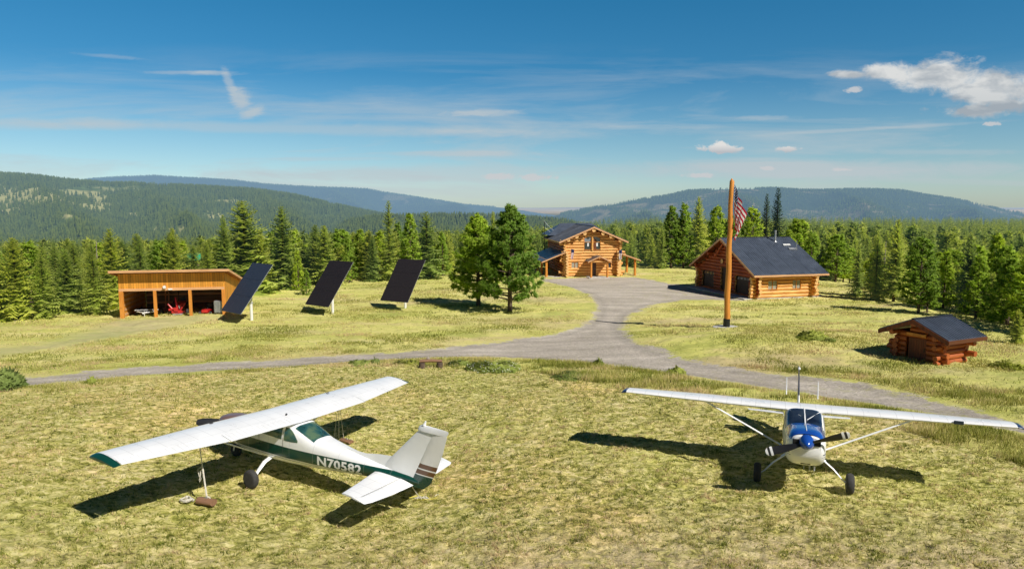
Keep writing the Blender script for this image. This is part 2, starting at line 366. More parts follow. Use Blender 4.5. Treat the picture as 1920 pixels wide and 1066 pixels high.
# ------------------------------------------------------------------ ground material
def ground_material(name, farm=False):
    m = NT(name); p = m.pos()
    road = m.attr('road'); track = m.attr('track'); mown = m.attr('mown')
    big = m.noise(p, .09, 4, .6); mid = m.noise(p, .55, 4, .6, .4); 
    st = m.mapv(p, (.55, 1.0, 1.0)); fine = m.noise(st, 5.5, 6, .72, .8); vfine = m.noise(p, 26, 4, .8)
    f = m.math('ADD', m.math('ADD', m.math('MULTIPLY', fine, .88), m.math('MULTIPLY', mid, .16)), -.02)
    lawn = m.ramp(f, [(.36, (.09, .088, .022)), (.44, (.35, .335, .075)), (.51, (.62, .55, .19)), (.62, (.86, .74, .38))])  # darkest stop paints the shadow gaps between grass clumps
    patch = m.ramp(m.math('ADD', m.math('MULTIPLY', big, .6), m.math('MULTIPLY', m.noise(p, .33, 4, .6), .4)), [(.40, (.92, .97, .84)), (.50, (1, 1, 1)), (.60, (1.15, 1.03, 1.05))])
    lawn = m.mix(1, lawn, patch, 'MULTIPLY')
    # bare worn soil toward the very front of the field
    s = m.sep(p)
    bare = m.math('MULTIPLY', m.mr(s[1], 18.5, 12.5, 0, 1, True), m.mr(m.noise(p, 1.5, 5, .75), .36, .54))
    bare = m.math('MULTIPLY', bare, m.mr(s[0], -6, 3, .35, 1))
    lawn = m.mix(m.math('MULTIPLY', bare, .85), lawn, m.ramp(vfine, [(.3, (.26, .16, .10)), (.5, (.60, .45, .30)), (.7, (.88, .72, .52))]))
    mead = m.ramp(m.math('ADD', m.math('MULTIPLY', m.noise(m.mapv(p, (.35, 1, 1)), .35, 5, .65, .5), .6), m.math('MULTIPLY', fine, .4)),
                  [(.30, (.36, .38, .08)), (.43, (.56, .56, .14)), (.54, (.72, .66, .22)), (.68, (.80, .68, .34))])
    dry = m.noise(m.mapv(p, (.4, 1, 1), (40, 3, 0)), .16, 4, .6)
    mead = m.mix(m.mr(dry, .52, .66, 0, .6), mead, (.62, .46, .28))
    mead = m.mix(m.mr(m.noise(p, .13, 3, .5, 0), .56, .70, 0, .5), mead, (.34, .40, .09))
    g = m.mix(mown, mead, lawn)
    fl = m.n('ShaderNodeTexVoronoi'); m.l(p, fl.inputs['Vector']); fl.inputs['Scale'].default_value = 1.4
    g = m.mix(m.math('MULTIPLY', m.math('LESS_THAN', fl.outputs['Distance'], .045), m.math('MULTIPLY', m.mr(mid, .5, .6), m.math('SUBTRACT', 1, mown))), g, (.8, .8, .74))
    # gravel
    gv = m.noise(p, 6, 6, .85); gb = m.noise(m.mapv(p, (.3, 1, 1)), .8, 4, .6)
    grav = m.ramp(m.math('ADD', m.math('MULTIPLY', gv, .62), m.math('MULTIPLY', gb, .38)), [(.34, (.30, .26, .215)), (.5, (.52, .455, .38)), (.62, (.74, .66, .57))])
    rut = m.mix(m.mr(road, -2.2, -1.2), (1, 1, 1), m.mr(m.math('SINE', m.math('MULTIPLY', m.math('ADD', road, m.math('MULTIPLY', mid, .8)), 3.6)), -1, 1, .88, 1.08))
    grav = m.mix(1, grav, rut, 'MULTIPLY')
    weeds = m.math('MULTIPLY', m.mr(m.noise(p, 1.6, 5, .7), .52, .66), m.mr(s[0], 8, 26, .12, .9))
    grav = m.mix(weeds, grav, m.mix(.5, mead, (.22, .22, .07)))
    edge = m.math('ADD', road, m.math('ADD', m.math('MULTIPLY', m.math('SUBTRACT', m.noise(p, 2.2, 5, .7), .5), 2.0), m.math('MULTIPLY', m.math('SUBTRACT', m.noise(p, .45, 4, .6), .5), 2.2)))
    col = m.mix(m.mr(edge, -.35, .0, 1, 0), g, grav)
    te = m.math('ADD', track, m.math('MULTIPLY', m.math('SUBTRACT', m.noise(p, .8, 5, .7), .5), 4))
    col = m.mix(m.mr(te, -1.6, 1.0, .38, 0), col, m.mix(m.mr(s[0], -40, -30, 0, 1), (.33, .38, .16), (.40, .37, .28)))
    if farm:
        col = m.mix(m.mr(m.noise(p, .002, 4, .6), .45, .55), (.030, .050, .018), (.05, .07, .025))
        far = m.mr(s[1], 9000, 16000, 0, 1)
        col = m.mix(far, col, m.ramp(m.noise(m.mapv(p, (.25, 1, 1)), .00035, 5, .6), [(.4, (.40, .28, .17)), (.5, (.85, .66, .46)), (.6, (.55, .44, .28))]))
    h = m.math('ADD', m.math('MULTIPLY', fine, .13), m.math('MULTIPLY', vfine, .03))
    b = m.n('ShaderNodeBump'); m.l(h, b.inputs['Height']); b.inputs['Strength'].default_value = .9 if not farm else .0; b.inputs['Distance'].default_value = 1.0
    sh = m.bsdf(col, .9, 0, b.outputs[0] if not farm else None, .15)
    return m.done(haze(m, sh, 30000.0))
M['ground'] = ground_material('grass_and_gravel')
M['farground'] = ground_material('far_ground', True)

# ------------------------------------------------------------------ near ground sheet (polar grid) split into grass field and gravel road
def make_ground():
    r = [8.6]
    while r[-1] < 130: r.append(r[-1] + min(max(.045, r[-1] * .0032), .5))
    r = np.array(r); th = np.linspace(R(-49), R(49), 1000)
    rr, tt = np.meshgrid(r, th, indexing='ij')
    x = rr * np.sin(tt); y = rr * np.cos(tt)
    z = Z(x, y)
    near = np.clip((34 - rr) / 12, 0, 1)
    sd = np.full(x.shape, 50.0); k = rr > 22
    sd[k] = poly_sdf(ROAD_PX, x[k], y[k])
    tk = np.full(x.shape, 50.0); k = (rr > 40) & (rr < 90); tk[k] = poly_sdf(TRACK_PX, x[k], y[k])
    u = x / y; ly = lawn_y(u)
    mown = np.clip((ly - y) / 1.0 + .5, 0, 1)
    clump = fbm(x * 2.6, y * 3.6, 5, 4) + (fbm(x * 6.5, y * 9, 15, 2) - .5) * .45; lump = fbm(x * .6, y * .9, 9, 3)
    z = z + mown * ((clump - .5) * .17 + (lump - .5) * .10)
    mead = (1 - mown) * np.clip(sd / 1.2, 0, 1)
    z = z + mead * ((fbm(x * 1.1, y * 1.5, 21, 4) - .35) * .28)
    z = z + np.clip(-sd, 0, 1) * ((fbm(x * 1.5, y * 2.5, 31, 3) - .5) * .05) - .06 * np.clip(-sd / .8, 0, 1)
    n1, n2 = x.shape
    co = np.stack([x, y, z], -1).reshape(-1, 3)
    i = np.arange(n1 * n2).reshape(n1, n2)
    f = np.stack([i[:-1, :-1], i[:-1, 1:], i[1:, 1:], i[1:, :-1]], -1).reshape(-1, 4)[:, ::-1]
    sdf = sd.reshape(-1)
    fs = sdf[f].mean(1)
    for nm, mask in (('ground', fs >= 0), ('gravel_road', fs < 0)):
        ff = f[mask]; used = np.unique(ff); mp = np.full(len(co), -1); mp[used] = np.arange(len(used))
        me = np_mesh(nm, co[used], mp[ff], [M['ground']], dict(road=sdf[used], track=tk.reshape(-1)[used], mown=mown.reshape(-1)[used]), smooth=True)
        tag(link(nm, me), kind='structure')
    # the land around and beyond, out to the plains on the horizon
    r = np.concatenate([[1.0], np.geomspace(6, 60000, 260)]); th = np.linspace(-math.pi, math.pi, 720, endpoint=False)
    fan = np.linspace(R(-50), R(50), 401); th = np.sort(np.concatenate([th[np.abs(th) > R(50.3)], fan]))
    rr, tt = np.meshgrid(r, th, indexing='ij'); x = rr * np.sin(tt); y = rr * np.cos(tt)
    z = Z(x, y)
    inside = (np.abs(tt) < R(49)) & (rr < 129)
    z = z - np.where(inside, 1.2 * np.clip((129 - rr) / 6, 0, 1) + .05, .0)
    z = np.where(rr > 4000, np.minimum(z, -125 + 0 * z), z)
    z = z + np.where(rr > 16000, (fbm(x / 9200, y / 8600, 3, 3) - .45) * 200 * np.clip((rr - 16000) / 9000, 0, 1), 0)
    n1, n2 = x.shape; i = np.arange(n1 * n2).reshape(n1, n2); j = np.roll(i, -1, 1)
    f = np.stack([i[:-1], j[:-1], j[1:], i[1:]], -1).reshape(-1, 4)[:, ::-1]
    co = np.stack([x, y, z], -1).reshape(-1, 3)
    nn = len(co)
    me = np_mesh('terrain', co, f, [M['farground']], dict(road=np.full(nn, 50.), track=np.full(nn, 50.), mown=np.zeros(nn)), smooth=True)
    tag(link('terrain', me), kind='structure')
make_ground()

# ------------------------------------------------------------------ grass blades
def grass_mat():
    m = NT('grass_blades'); a = m.attr('hue'); t = m.attr('tip')
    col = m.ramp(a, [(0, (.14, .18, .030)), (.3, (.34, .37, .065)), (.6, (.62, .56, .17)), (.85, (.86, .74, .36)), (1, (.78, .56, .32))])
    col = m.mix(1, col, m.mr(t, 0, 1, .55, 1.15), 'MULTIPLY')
    d = m.n('ShaderNodeBsdfDiffuse'); m.l(col, d.inputs[0]); tr = m.n('ShaderNodeBsdfTranslucent'); m.l(col, tr.inputs[0])
    mx = m.n('ShaderNodeMixShader'); mx.inputs[0].default_value = .3; m.l(d.outputs[0], mx.inputs[1]); m.l(tr.outputs[0], mx.inputs[2])
    return m.done(mx.outputs[0])
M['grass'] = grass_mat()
def blades(name, x, y, h, w, lean, hue, zoff=0.0, label=None):
    n = len(x); z = Z(x, y) + zoff
    a = NP.rand(n) * 2 * np.pi; la = NP.rand(n) * 2 * np.pi; ln = h * lean * NP.rand(n)
    dx = np.cos(a) * w / 2; dy = np.sin(a) * w / 2
    p0 = np.stack([x - dx, y - dy, z], -1); p1 = np.stack([x + dx, y + dy, z], -1)
    p2 = np.stack([x + np.cos(la) * ln, y + np.sin(la) * ln, z + h], -1)
    co = np.stack([p0, p1, p2], 1).reshape(-1, 3); f = np.arange(n * 3).reshape(n, 3)
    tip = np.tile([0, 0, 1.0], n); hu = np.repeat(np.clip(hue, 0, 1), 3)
    me = np_mesh(name, co, f, [M['grass']], dict(tip=tip, hue=hu))
    o = link(name, me); tag(o, label, 'grass', kind='stuff'); return o
def fan_pts(n, r0, r1, a0=-40, a1=40):
    r = np.exp(NP.uniform(np.log(r0), np.log(r1), n)); a = R(1) * NP.uniform(a0, a1, n)
    return r * np.sin(a), r * np.cos(a)
# mown lawn
x, y = fan_pts(460000, 11.5, 42)
k = y < lawn_y(x / y) + .3; x, y = x[k], y[k]
c = fbm(x * 2.6, y * 3.6, 5, 4); c2 = fbm(x * .35, y * .5, 77, 3)
bz = np.clip((18 - y) / 5, 0, 1) * np.clip((x + 6) / 9, .35, 1) * (fbm(x * .9, y * 1.1, 777, 3) > .5)
k = NP.rand(len(x)) > bz * .8; x, y, c, c2 = x[k], y[k], c[k], c2[k]
k = (NP.rand(len(x)) < np.clip((c - .36) * 4.5, .10, 1) * np.clip((fbm(x * 4.5, y * 6.5, 321, 3) - .32) * 5, .15, 1)); x, y, c, c2 = x[k], y[k], c[k], c2[k]
cl = fbm(x * 2.6, y * 3.6, 5, 4); lp = fbm(x * .6, y * .9, 9, 3)
r_ = np.hypot(x, y)
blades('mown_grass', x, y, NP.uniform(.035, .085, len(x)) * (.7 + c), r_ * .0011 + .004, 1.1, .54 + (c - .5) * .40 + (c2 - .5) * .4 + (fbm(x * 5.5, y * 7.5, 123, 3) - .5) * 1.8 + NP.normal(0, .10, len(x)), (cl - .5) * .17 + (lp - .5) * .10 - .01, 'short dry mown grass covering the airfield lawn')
# verge of long grass between lawn and road
x, y = fan_pts(520000, 17, 46)
u = x / y; ly = lawn_y(u); sd = poly_sdf(ROAD_PX, x, y)
k = (y > ly - .2) & (sd > .15) & (y < ly + 9); x, y, u, ly, sd = x[k], y[k], u[k], ly[k], sd[k]
below = y < 40
dens = fbm(x * .5, y * .8, 55, 4)
k = NP.rand(len(x)) < np.clip((dens - .30) * 3.2, .08, 1); x, y, sd, dens = x[k], y[k], sd[k], dens[k]
hh = NP.uniform(.10, .34, len(x)) * (.5 + dens) * np.clip(sd / .9, .3, 1) * np.where(x > 1.5, 1.0, .62)
blades('long_verge_grass', x, y, hh, .010 + .0006 * y, .7, .56 + (fbm(x * .6, y * .9, 91, 3) - .5) * 1.5 + NP.normal(0, .15, len(x)), .03, 'long seeding grass along the near edge of the gravel road')
# meadow
x, y = fan_pts(520000, 33, 112)
u = x / y; sd = poly_sdf(ROAD_PX, x, y); tk = poly_sdf(TRACK_PX, x, y)
k = (sd > .1 - .9 * NP.rand(len(x)) ** 3) & (tk > -.2) & (y < edge_y(u) + 6) & (y > lawn_y(u) + 1); x, y, sd = x[k], y[k], sd[k]
dens = fbm(x * .35, y * .5, 61, 4)
k = NP.rand(len(x)) < np.clip((dens - .40) * 3.2, .04, .8); x, y, dens, sd = x[k], y[k], dens[k], sd[k]
k = (np.hypot(x - 15.9, y - 50.3) > 1.3); x, y, dens, sd = x[k], y[k], dens[k], sd[k]
hh = NP.uniform(.04, .17, len(x)) * (.4 + dens) * np.clip(sd / 3, .3, 1)
blades('meadow_grass', x, y, hh, .012 + .0009 * y, .8, .60 + (fbm(x * .16, y * .3, 93, 3) - .5) * 1.3 + NP.normal(0, .13, len(x)), .06, 'yellow green meadow grass around the log buildings')

# ------------------------------------------------------------------ trees
class TB:
    """collects triangles with a tip value"""
    def __init__(s): s.v = []; s.t = []
    def tri(s, a, b, c, ta, tb, tc): s.v += [a, b, c]; s.t += [ta, tb, tc]
def fir_crown(seed, H=10.0, W=2.3, nb=150, base=.06, gap=.0, seg=6, sparse=0):
    g = random.Random(seed); tb = TB()
    for i in range(nb):
        q = (i + g.random()) / nb
        t = base + (1 - base) * q ** .86
        if t > .985: t = .985
        L = W * ((1 - t) / (1 - base)) ** .72 * g.uniform(.68, 1.12) + .10
        if g.random() < .12: L *= .55
        az = i * 2.39996 + g.uniform(-.5, .5)
        z0 = t * H; rise = .25 + .75 * t - .30; drp = g.uniform(.22, .42) * (1 - t * .8)
        ca, sa = math.cos(az), math.sin(az)
        def P(s): return Vector((ca * L * s, sa * L * s, z0 + L * (rise * s * .7 - drp * s * s * 1.7 + .22 * s ** 4)))
        side = Vector((-sa, ca, 0))
        for j in range(seg):
            s0 = (j + .1) / seg; s1 = (j + 1.15) / seg
            a = P(s0); b = P(min(s1, 1.06)); wd = L * (.34 * (1 - s0) + .10) * g.uniform(.7, 1.25) + .05
            fw = (b - a)
            tp = .35 + .65 * s1
            for sg in (-1, 1):
                tipv = a + side * sg * wd + fw * g.uniform(.6, 1.3) + Vector((0, 0, -wd * g.uniform(.15, .55)))
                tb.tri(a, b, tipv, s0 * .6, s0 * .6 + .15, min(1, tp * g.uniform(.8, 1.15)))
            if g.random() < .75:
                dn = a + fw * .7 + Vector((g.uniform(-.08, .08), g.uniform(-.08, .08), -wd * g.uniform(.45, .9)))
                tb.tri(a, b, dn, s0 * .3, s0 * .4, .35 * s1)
        e = P(1.0); tb.tri(e + side * .07, e - side * .07, P(1.16), .8, .8, 1)
    return tb
def pine_crown(seed, H=10.0, W=2.6, nt=420, base=.18, shape='oval', nn=10, tr=.34):
    g = random.Random(seed); tb = TB(); limbs = []
    nl = 70
    for i in range(nl):
        t = base + (1 - base) * ((i + g.random()) / nl)
        k = (t - base) / (1 - base)
        prof = (min(1, (k + .12) * 2.6)) ** .6 * (1 - k) ** .62 if shape == 'oval' else ((min(1, (k + .22) * 2.4)) ** .6 * (1 - k) ** .72 if shape == 'egg' else (1 - k) ** .8)
        L = W * prof * g.uniform(.72, 1.12) + .25
        az = i * 2.39996 + g.uniform(-.6, .6)
        limbs.append((t * H, L, az, g.uniform(.05, .45) + .5 * k))
    per = max(2, nt // nl)
    for (z0, L, az, rise) in limbs:
        for q in range(per + int(L * 1.6)):
            s = g.uniform(.28, 1.02) ** .75
            lat = g.gauss(0, .20) * L * s
            c = Vector((math.cos(az) * L * s - math.sin(az) * lat, math.sin(az) * L * s + math.cos(az) * lat, z0 + L * s * rise * s + g.gauss(0, .14)))
            rr = tr * g.uniform(.7, 1.25)
            for n in range(nn):
                d = Vector((g.gauss(0, 1), g.gauss(0, 1), g.gauss(.35, .8))).normalized()
                d = (d + Vector((math.cos(az), math.sin(az), .25)) * .35).normalized()
                sd = d.cross(Vector((g.gauss(0, 1), g.gauss(0, 1), g.gauss(0, 1)))).normalized() * rr * .22
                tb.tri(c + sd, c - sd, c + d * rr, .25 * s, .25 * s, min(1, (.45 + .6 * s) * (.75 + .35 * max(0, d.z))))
    return tb, limbs
def tb_mesh(name, tb, mat):
    n = len(tb.v); co = np.array([tuple(v) for v in tb.v]); f = np.arange(n).reshape(-1, 3)
    ov = np.stack([co[:, 0], co[:, 1], np.full(n, .45) * (.3 + np.hypot(co[:, 0], co[:, 1]))], -1); ov /= np.linalg.norm(ov, axis=1)[:, None] + 1e-6
    return np_mesh(name, co, f, [mat], dict(tip=np.array(tb.t), out=ov))
def trunk_mesh(H, r, limbs=None, mat='bark', lean=0, top=.96):
    mb = MB(); mb.tube([(0, 0, -.5), (0, 0, .0), (.02, 0, H * .3), (lean, .02, H * .65), (lean, 0, H * top)], [r * 1.35, r * 1.1, r * .8, r * .45, r * .06], 8)
    for (z0, L, az, rise) in (limbs or []):
        mb.tube([(0, 0, z0), (math.cos(az) * L * .5, math.sin(az) * L * .5, z0 + L * .25 * rise), (math.cos(az) * L * .92, math.sin(az) * L * .92, z0 + L * .92 * rise * .92)], [r * .30, r * .18, r * .05], 4, cap=False)
    o = mb.build('trunk', M[mat], smooth=True); me = o.data; bpy.data.objects.remove(o); return me
KINDS = {}
for i in range(6):
    W = [2.3, 2.0, 2.6, 1.8, 2.2, 2.9][i]
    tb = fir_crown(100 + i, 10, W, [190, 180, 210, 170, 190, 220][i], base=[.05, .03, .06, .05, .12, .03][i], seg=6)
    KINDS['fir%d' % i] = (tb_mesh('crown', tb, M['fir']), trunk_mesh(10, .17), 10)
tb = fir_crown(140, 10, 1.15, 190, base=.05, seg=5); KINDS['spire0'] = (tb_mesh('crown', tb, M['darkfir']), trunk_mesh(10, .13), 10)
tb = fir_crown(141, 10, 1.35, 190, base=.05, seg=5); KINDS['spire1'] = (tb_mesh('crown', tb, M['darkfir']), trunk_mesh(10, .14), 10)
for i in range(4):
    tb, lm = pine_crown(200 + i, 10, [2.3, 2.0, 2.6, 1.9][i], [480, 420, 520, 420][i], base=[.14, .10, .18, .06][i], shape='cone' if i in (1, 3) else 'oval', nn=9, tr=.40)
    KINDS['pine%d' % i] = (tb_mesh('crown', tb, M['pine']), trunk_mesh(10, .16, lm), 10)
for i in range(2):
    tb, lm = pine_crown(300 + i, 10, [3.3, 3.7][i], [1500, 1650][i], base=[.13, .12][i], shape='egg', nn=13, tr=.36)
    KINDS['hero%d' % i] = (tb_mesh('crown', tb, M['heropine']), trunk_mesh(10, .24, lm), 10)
TREES = []
def tree(kind, x, y, h, label, group=None, rz=None, wide=1.0, name=None, sink=0.15, cat=None):
    cm, tm, H = KINDS[kind]; s = h / H
    pine = kind[:4] in ('pine', 'hero')
    e = empty(name or ('pine_tree' if pine else 'fir_tree'), (x, y, Zs(x, y) - sink), rnd.uniform(0, 6.28) if rz is None else rz, label, cat or ('pine tree' if pine else 'fir tree'), group)
    e.scale = (s * wide, s * wide, s)
    link('crown', cm, e); link('trunk', tm, e); TREES.append((x, y)); return e
def px_tree(kind, px, py, top, label, group=None, wide=1.0, y=None, rz=None):
    g = G(px, py) if y is None else AT(px, 0, y)
    if y is not None: g.z = Zs(g.x, g.y)
    t = AT(px, top, g.y); h = max(1.0, t.z - g.z)
    return tree(kind, g.x, g.y, h, label, group, rz, wide)
# the trees one can pick out
px_tree('hero0', 897, 574, 408, 'left one of the two round-crowned pines on the meadow left of the log house', wide=1.08)
px_tree('hero1', 956, 585, 391, 'taller right one of the two round-crowned pines nearest the two storey log house', wide=.93)
P = px_tree
P('fir2', 462, 548, 374, 'broad pale green fir rising highest behind the open orange shed and first solar panel', wide=1.75)
P('fir0', 533, 542, 384, 'tall dark pointed fir between the first and second solar panels', wide=1.35)
P('fir4', 610, 534, 420, 'ragged fir with hanging limbs directly behind the second solar panel', wide=1.4)
P('pine3', 575, 553, 505, 'small bushy young pine at the meadow edge left of the second solar panel', wide=1.25)
P('pine3', 560, 545, 470, 'slim bright green young pine behind the small bushy one', wide=.9)
P('fir3', 731, 526, 373, 'tallest slender fir above the third solar panel', wide=.95)
P('pine1', 770, 524, 402, 'dark rounded pine just right of the tallest fir by the third solar panel', wide=1.0)
P('fir1', 801, 522, 394, 'pale grey green fir right of the third solar panel', wide=1.6)
P('fir5', 700, 528, 440, 'drooping dark fir at the meadow edge left of the third solar panel', wide=.8)
P('fir4', 925, 512, 394, 'thin fir top showing between the two meadow pines', wide=.7)
P('fir2', 330, 566, 425, 'fir behind the left half of the open orange shed', wide=1.0)
P('fir0', 215, 580, 425, 'broad pale fir close to the left end of the open orange shed', wide=1.25)
P('fir5', 130, 588, 465, 'wide spreading fir left of the open orange shed', wide=1.2)
P('fir2', 35, 600, 442, 'broad fir at the far left edge of the meadow', wide=1.2)
P('fir1', 85, 598, 470, 'pale fir second from the left edge of the meadow', wide=1.2)
P('fir3', 180, 590, 452, 'slender fir between two wide firs left of the orange shed', wide=1.1)
P('fir1', 268, 572, 440, 'bright fir rising behind the left bay of the orange shed')
P('fir4', 392, 560, 450, 'darker fir behind the right end of the orange shed', wide=1.1)
P('fir0', 425, 556, 400, 'tall fir just left of the broad pale fir behind the shed', wide=.9)
P('fir5', 492, 548, 430, 'bushy fir behind the top of the first solar panel', wide=.9)
P('pine1', 655, 530, 445, 'bright green pine between the second and third solar panels')
P('pine3', 830, 518, 436, 'rounded pine left of the two meadow pines')
P('pine1', 1258, 503, 388, 'dark full pine leftmost of the row between house and garage', wide=1.0)
P('pine3', 1281, 503, 384, 'light green pine second of the row between house and garage', wide=1.05)
P('fir4', 1307, 503, 367, 'tallest tapered fir of the row between house and garage', wide=.9)
P('pine0', 1341, 503, 388, 'round light pine behind the front peak of the garage roof', wide=.9)
P('fir1', 1240, 504, 420, 'shorter fir at the left end of the row beyond the driveway', wide=.9)
P('spire1', 1475, 0, 350, 'taller of the two narrow dark spires behind the garage roof', y=112)
P('spire0', 1454, 0, 361, 'shorter of the two narrow dark spires behind the garage roof', y=116)
P('pine0', 1427, 0, 391, 'light green pine just left of the two narrow spires', y=108)
P('pine1', 1385, 0, 405, 'pine showing behind the flag over the garage roof', y=108)
P('pine2', 1500, 0, 432, 'pine to the right of the two dark spires', y=104, wide=.9)
P('pine0', 1545, 0, 436, 'full pine behind the right end of the garage roof', y=100)
P('fir1', 1606, 555, 455, 'silvery young fir standing forward of the wood right of the garage', wide=1.0)
P('fir0', 1640, 562, 430, 'dark fir beyond the silvery one right of the garage', wide=.9)
P('fir4', 1675, 566, 408, 'tall fir in the wood above the small log well house', wide=.9)
P('pine0', 1722, 587, 446, 'broad yellow green pine just above the small log well house', wide=1.15)
P('pine1', 1738, 586, 480, 'second trunked pine touching the broad yellow green pine')
P('fir5', 1812, 588, 449, 'tall fir with black shaded left side right of the well house', wide=1.0)
P('pine2', 1877, 596, 462, 'light pine near the right edge with a pale trunk', wide=1.0)
P('pine1', 1860, 590, 440, 'tall thin pine near the right edge of the wood')
P('fir3', 1912, 600, 455, 'dark fir cut by the right edge of the picture', wide=1.1)
P('fir2', 1905, 645, 575, 'low dark fir bush at the right edge of the meadow', wide=1.1)
P('pine3', 1768, 580, 470, 'leafy pine between the broad pine and the tall shaded fir', wide=1.1)
for (px, top, yy, lb) in ((694, 440, 112, 'pale bare snag standing in the wood between the second and third solar panels'), (147, 452, 84, 'grey dead trunk in the wood left of the orange shed'), (1688, 452, 92, 'bare grey trunk among the firs above the well house')):
    q = AT(px, 0, yy); q.z = Zs(q.x, q.y); hh = AT(px, top, yy).z - q.z
    e = empty('dead_tree', (q.x, q.y, q.z), 0, lb, 'dead tree')
    mb = MB(); mb.tube([(0, 0, -.3), (.05, 0, hh * .5), (.12, .05, hh)], [.16, .10, .03], 7)
    for k in range(22):
        z_ = hh * (.3 + .65 * k / 22); a_ = k * 2.4; l_ = 1.3 * (1 - k / 26) * rnd.uniform(.5, 1.1); mb.tube([(0, 0, z_), (math.cos(a_) * l_, math.sin(a_) * l_, z_ - .15 * l_)], [.03, .008], 4, cap=False)
    mb.build('trunk', M['palebark'], e); TREES.append((q.x, q.y))
# the edge of the wood: more trees, the nearest as trees of their own
def zone_label(px):
    if px < 420: return ('fir in the crowded wood left of and behind the orange shed', 'firs in the wood behind the shed')
    if px < 860: return ('fir or pine in the wood behind the solar panels', 'conifers behind the solar panels')
    if px < 1230: return ('conifer in the wood beyond the two storey log house', 'conifers beyond the house')
    if px < 1560: return ('conifer in the wood behind the garage', 'conifers behind the garage')
    return ('conifer in the wood on the right of the meadow', 'conifers in the wood on the right')
cand = []
tries = 0
while len(cand) < 3000 and tries < 60000:
    tries += 1
    u = rnd.uniform(-.86, .86); ey = float(edge_y(u)); d = 1.5 + rnd.random() ** 1.5 * 320
    y = ey + d; x = u * y
    sp = 2.3 if d < 25 else 3.0
    if any((x - a) ** 2 + (y - b) ** 2 < sp * sp for a, b in TREES[-3500:]) : continue
    if -.02 < u < .215 and d < 7: continue
    if .27 < u < .52 and d < 10: continue
    TREES.append((x, y)); cand.append((x, y, d, u))
cand.sort(key=lambda c: c[1] + 0 * c[2] + (8 if abs(c[3]) > .8 else 0))
n_thing = 235
rest = cand[n_thing:]
for (x, y, d, u) in cand[:n_thing]:
    px = 960 + F * x / (y * math.cos(PITCH) + 9 * math.sin(PITCH)); lb, gr = zone_label(px)
    pf = .75 if u < -.25 else (.5 if u < .1 else .35)
    k = ('fir%d' % rnd.randrange(6)) if rnd.random() < pf else ('pine%d' % rnd.randrange(4))
    h = rnd.uniform(5.5, 8.5) if d < 8 else rnd.uniform(7, 10.5)
    if u < -.3: h *= rnd.uniform(.85, 1.05)
    if .42 < u: h *= .82
    if .17 < u < .3 and d < 12: h *= .8
    cap = np.interp(px, [0, 400, 700, 860, 1160, 1300, 1500, 1600, 1750, 1920], [462, 456, 446, 440, 436, 424, 436, 466, 478, 484]) + rnd.uniform(-32, 36)
    h = max(3.5, min(h, AT(px, cap, y).z - Zs(x, y) + .3))
    tree(k, x, y, h, lb, gr, None, rnd.uniform(1.05, 1.55) * min(1.5, (8 / h) ** .35), sink=.3)

# the mass of forest behind: one object of merged low-detail conifers
def tb_np(tb): return np.array([tuple(v) for v in tb.v]), np.array(tb.t)
PROTO = [tb_np(fir_crown(500 + i, 10, [2.0, 1.7, 2.3, 1.5, 1.9][i], 85, base=.10, seg=3)) for i in range(5)] + [tb_np(pine_crown(520 + i, 10, 2.0, 95, base=.2, nn=4, tr=.75)[0]) for i in range(3)]
PROTO_S = [tb_np(fir_crown(600 + i, 10, [1.9, 1.6, 2.2][i], 34, base=.08, seg=2)) for i in range(3)]
def merge(name, pts, protos, mat, label, cat='forest'):
    cos, tips, hues, outs = [], [], [], []
    ids = NP.randint(0, len(protos), len(pts)); pts = np.asarray(pts)
    for pi, (pc, pt) in enumerate(protos):
        q = pts[ids == pi]
        if not len(q): continue
        a = NP.rand(len(q)) * 6.283; s = q[:, 3] / 10; w = s * NP.uniform(.85, 1.3, len(q))
        ca, sa = np.cos(a)[:, None], np.sin(a)[:, None]
        X = (pc[None, :, 0] * ca - pc[None, :, 1] * sa) * w[:, None] + q[:, 0:1]
        Y = (pc[None, :, 0] * sa + pc[None, :, 1] * ca) * w[:, None] + q[:, 1:2]
        Zz = pc[None, :, 2] * s[:, None] + q[:, 2:3]
        ox = X - q[:, 0:1]; oy = Y - q[:, 1:2]; ozz = .45 * (.3 + np.hypot(ox, oy)); on = np.sqrt(ox ** 2 + oy ** 2 + ozz ** 2) + 1e-6; outs.append(np.stack([ox / on, oy / on, ozz / on], -1).reshape(-1, 3))
        cos.append(np.stack([X, Y, Zz], -1).reshape(-1, 3)); tips.append(np.tile(pt, len(q))); hues.append(np.repeat(NP.rand(len(q)), len(pc)))
    co = np.concatenate(cos); f = np.arange(len(co)).reshape(-1, 3)
    me = np_mesh(name, co, f, [mat], dict(tip=np.concatenate(tips), hue=np.concatenate(hues), out=np.concatenate(outs)))
    return tag(link(name, me), label, cat, kind='stuff')
def capped(x, y, h):
    px = 960 + F * x / y
    cap = np.interp(px, [0, 400, 700, 860, 1160, 1300, 1600, 1750, 1920], [425, 428, 428, 420, 416, 404, 406, 410, 424]) + rnd.uniform(-4, 12) + (30 if px > 1500 or px < 420 else 18) * max(0, 1 - (y - 85) / 170)
    return max(4.0, min(h, AT(px, cap, y).z - Zs(x, y)))
pts = [(x, y, Zs(x, y) - .3, capped(x, y, rnd.uniform(8, 13))) for (x, y, d, u) in rest]
merge('forest', pts, PROTO, M['fir'], 'dense conifer forest directly behind the meadow trees')
n = 15000
u = NP.uniform(-.9, .9, n); d = 150 + NP.rand(n) ** .8 * 800
y = edge_y(u) + d; x = u * y
k = (d < 330 + 520 * np.clip((u + .0) / .2, 0, 1)); x, y, u, d = x[k], y[k], u[k], d[k]
z = Z(x, y); h = NP.uniform(10, 16, len(x))
merge('distant_forest', np.stack([x, y, z, h], -1), PROTO_S, M['fir'], 'far conifer forest filling the low ground before the mountains')

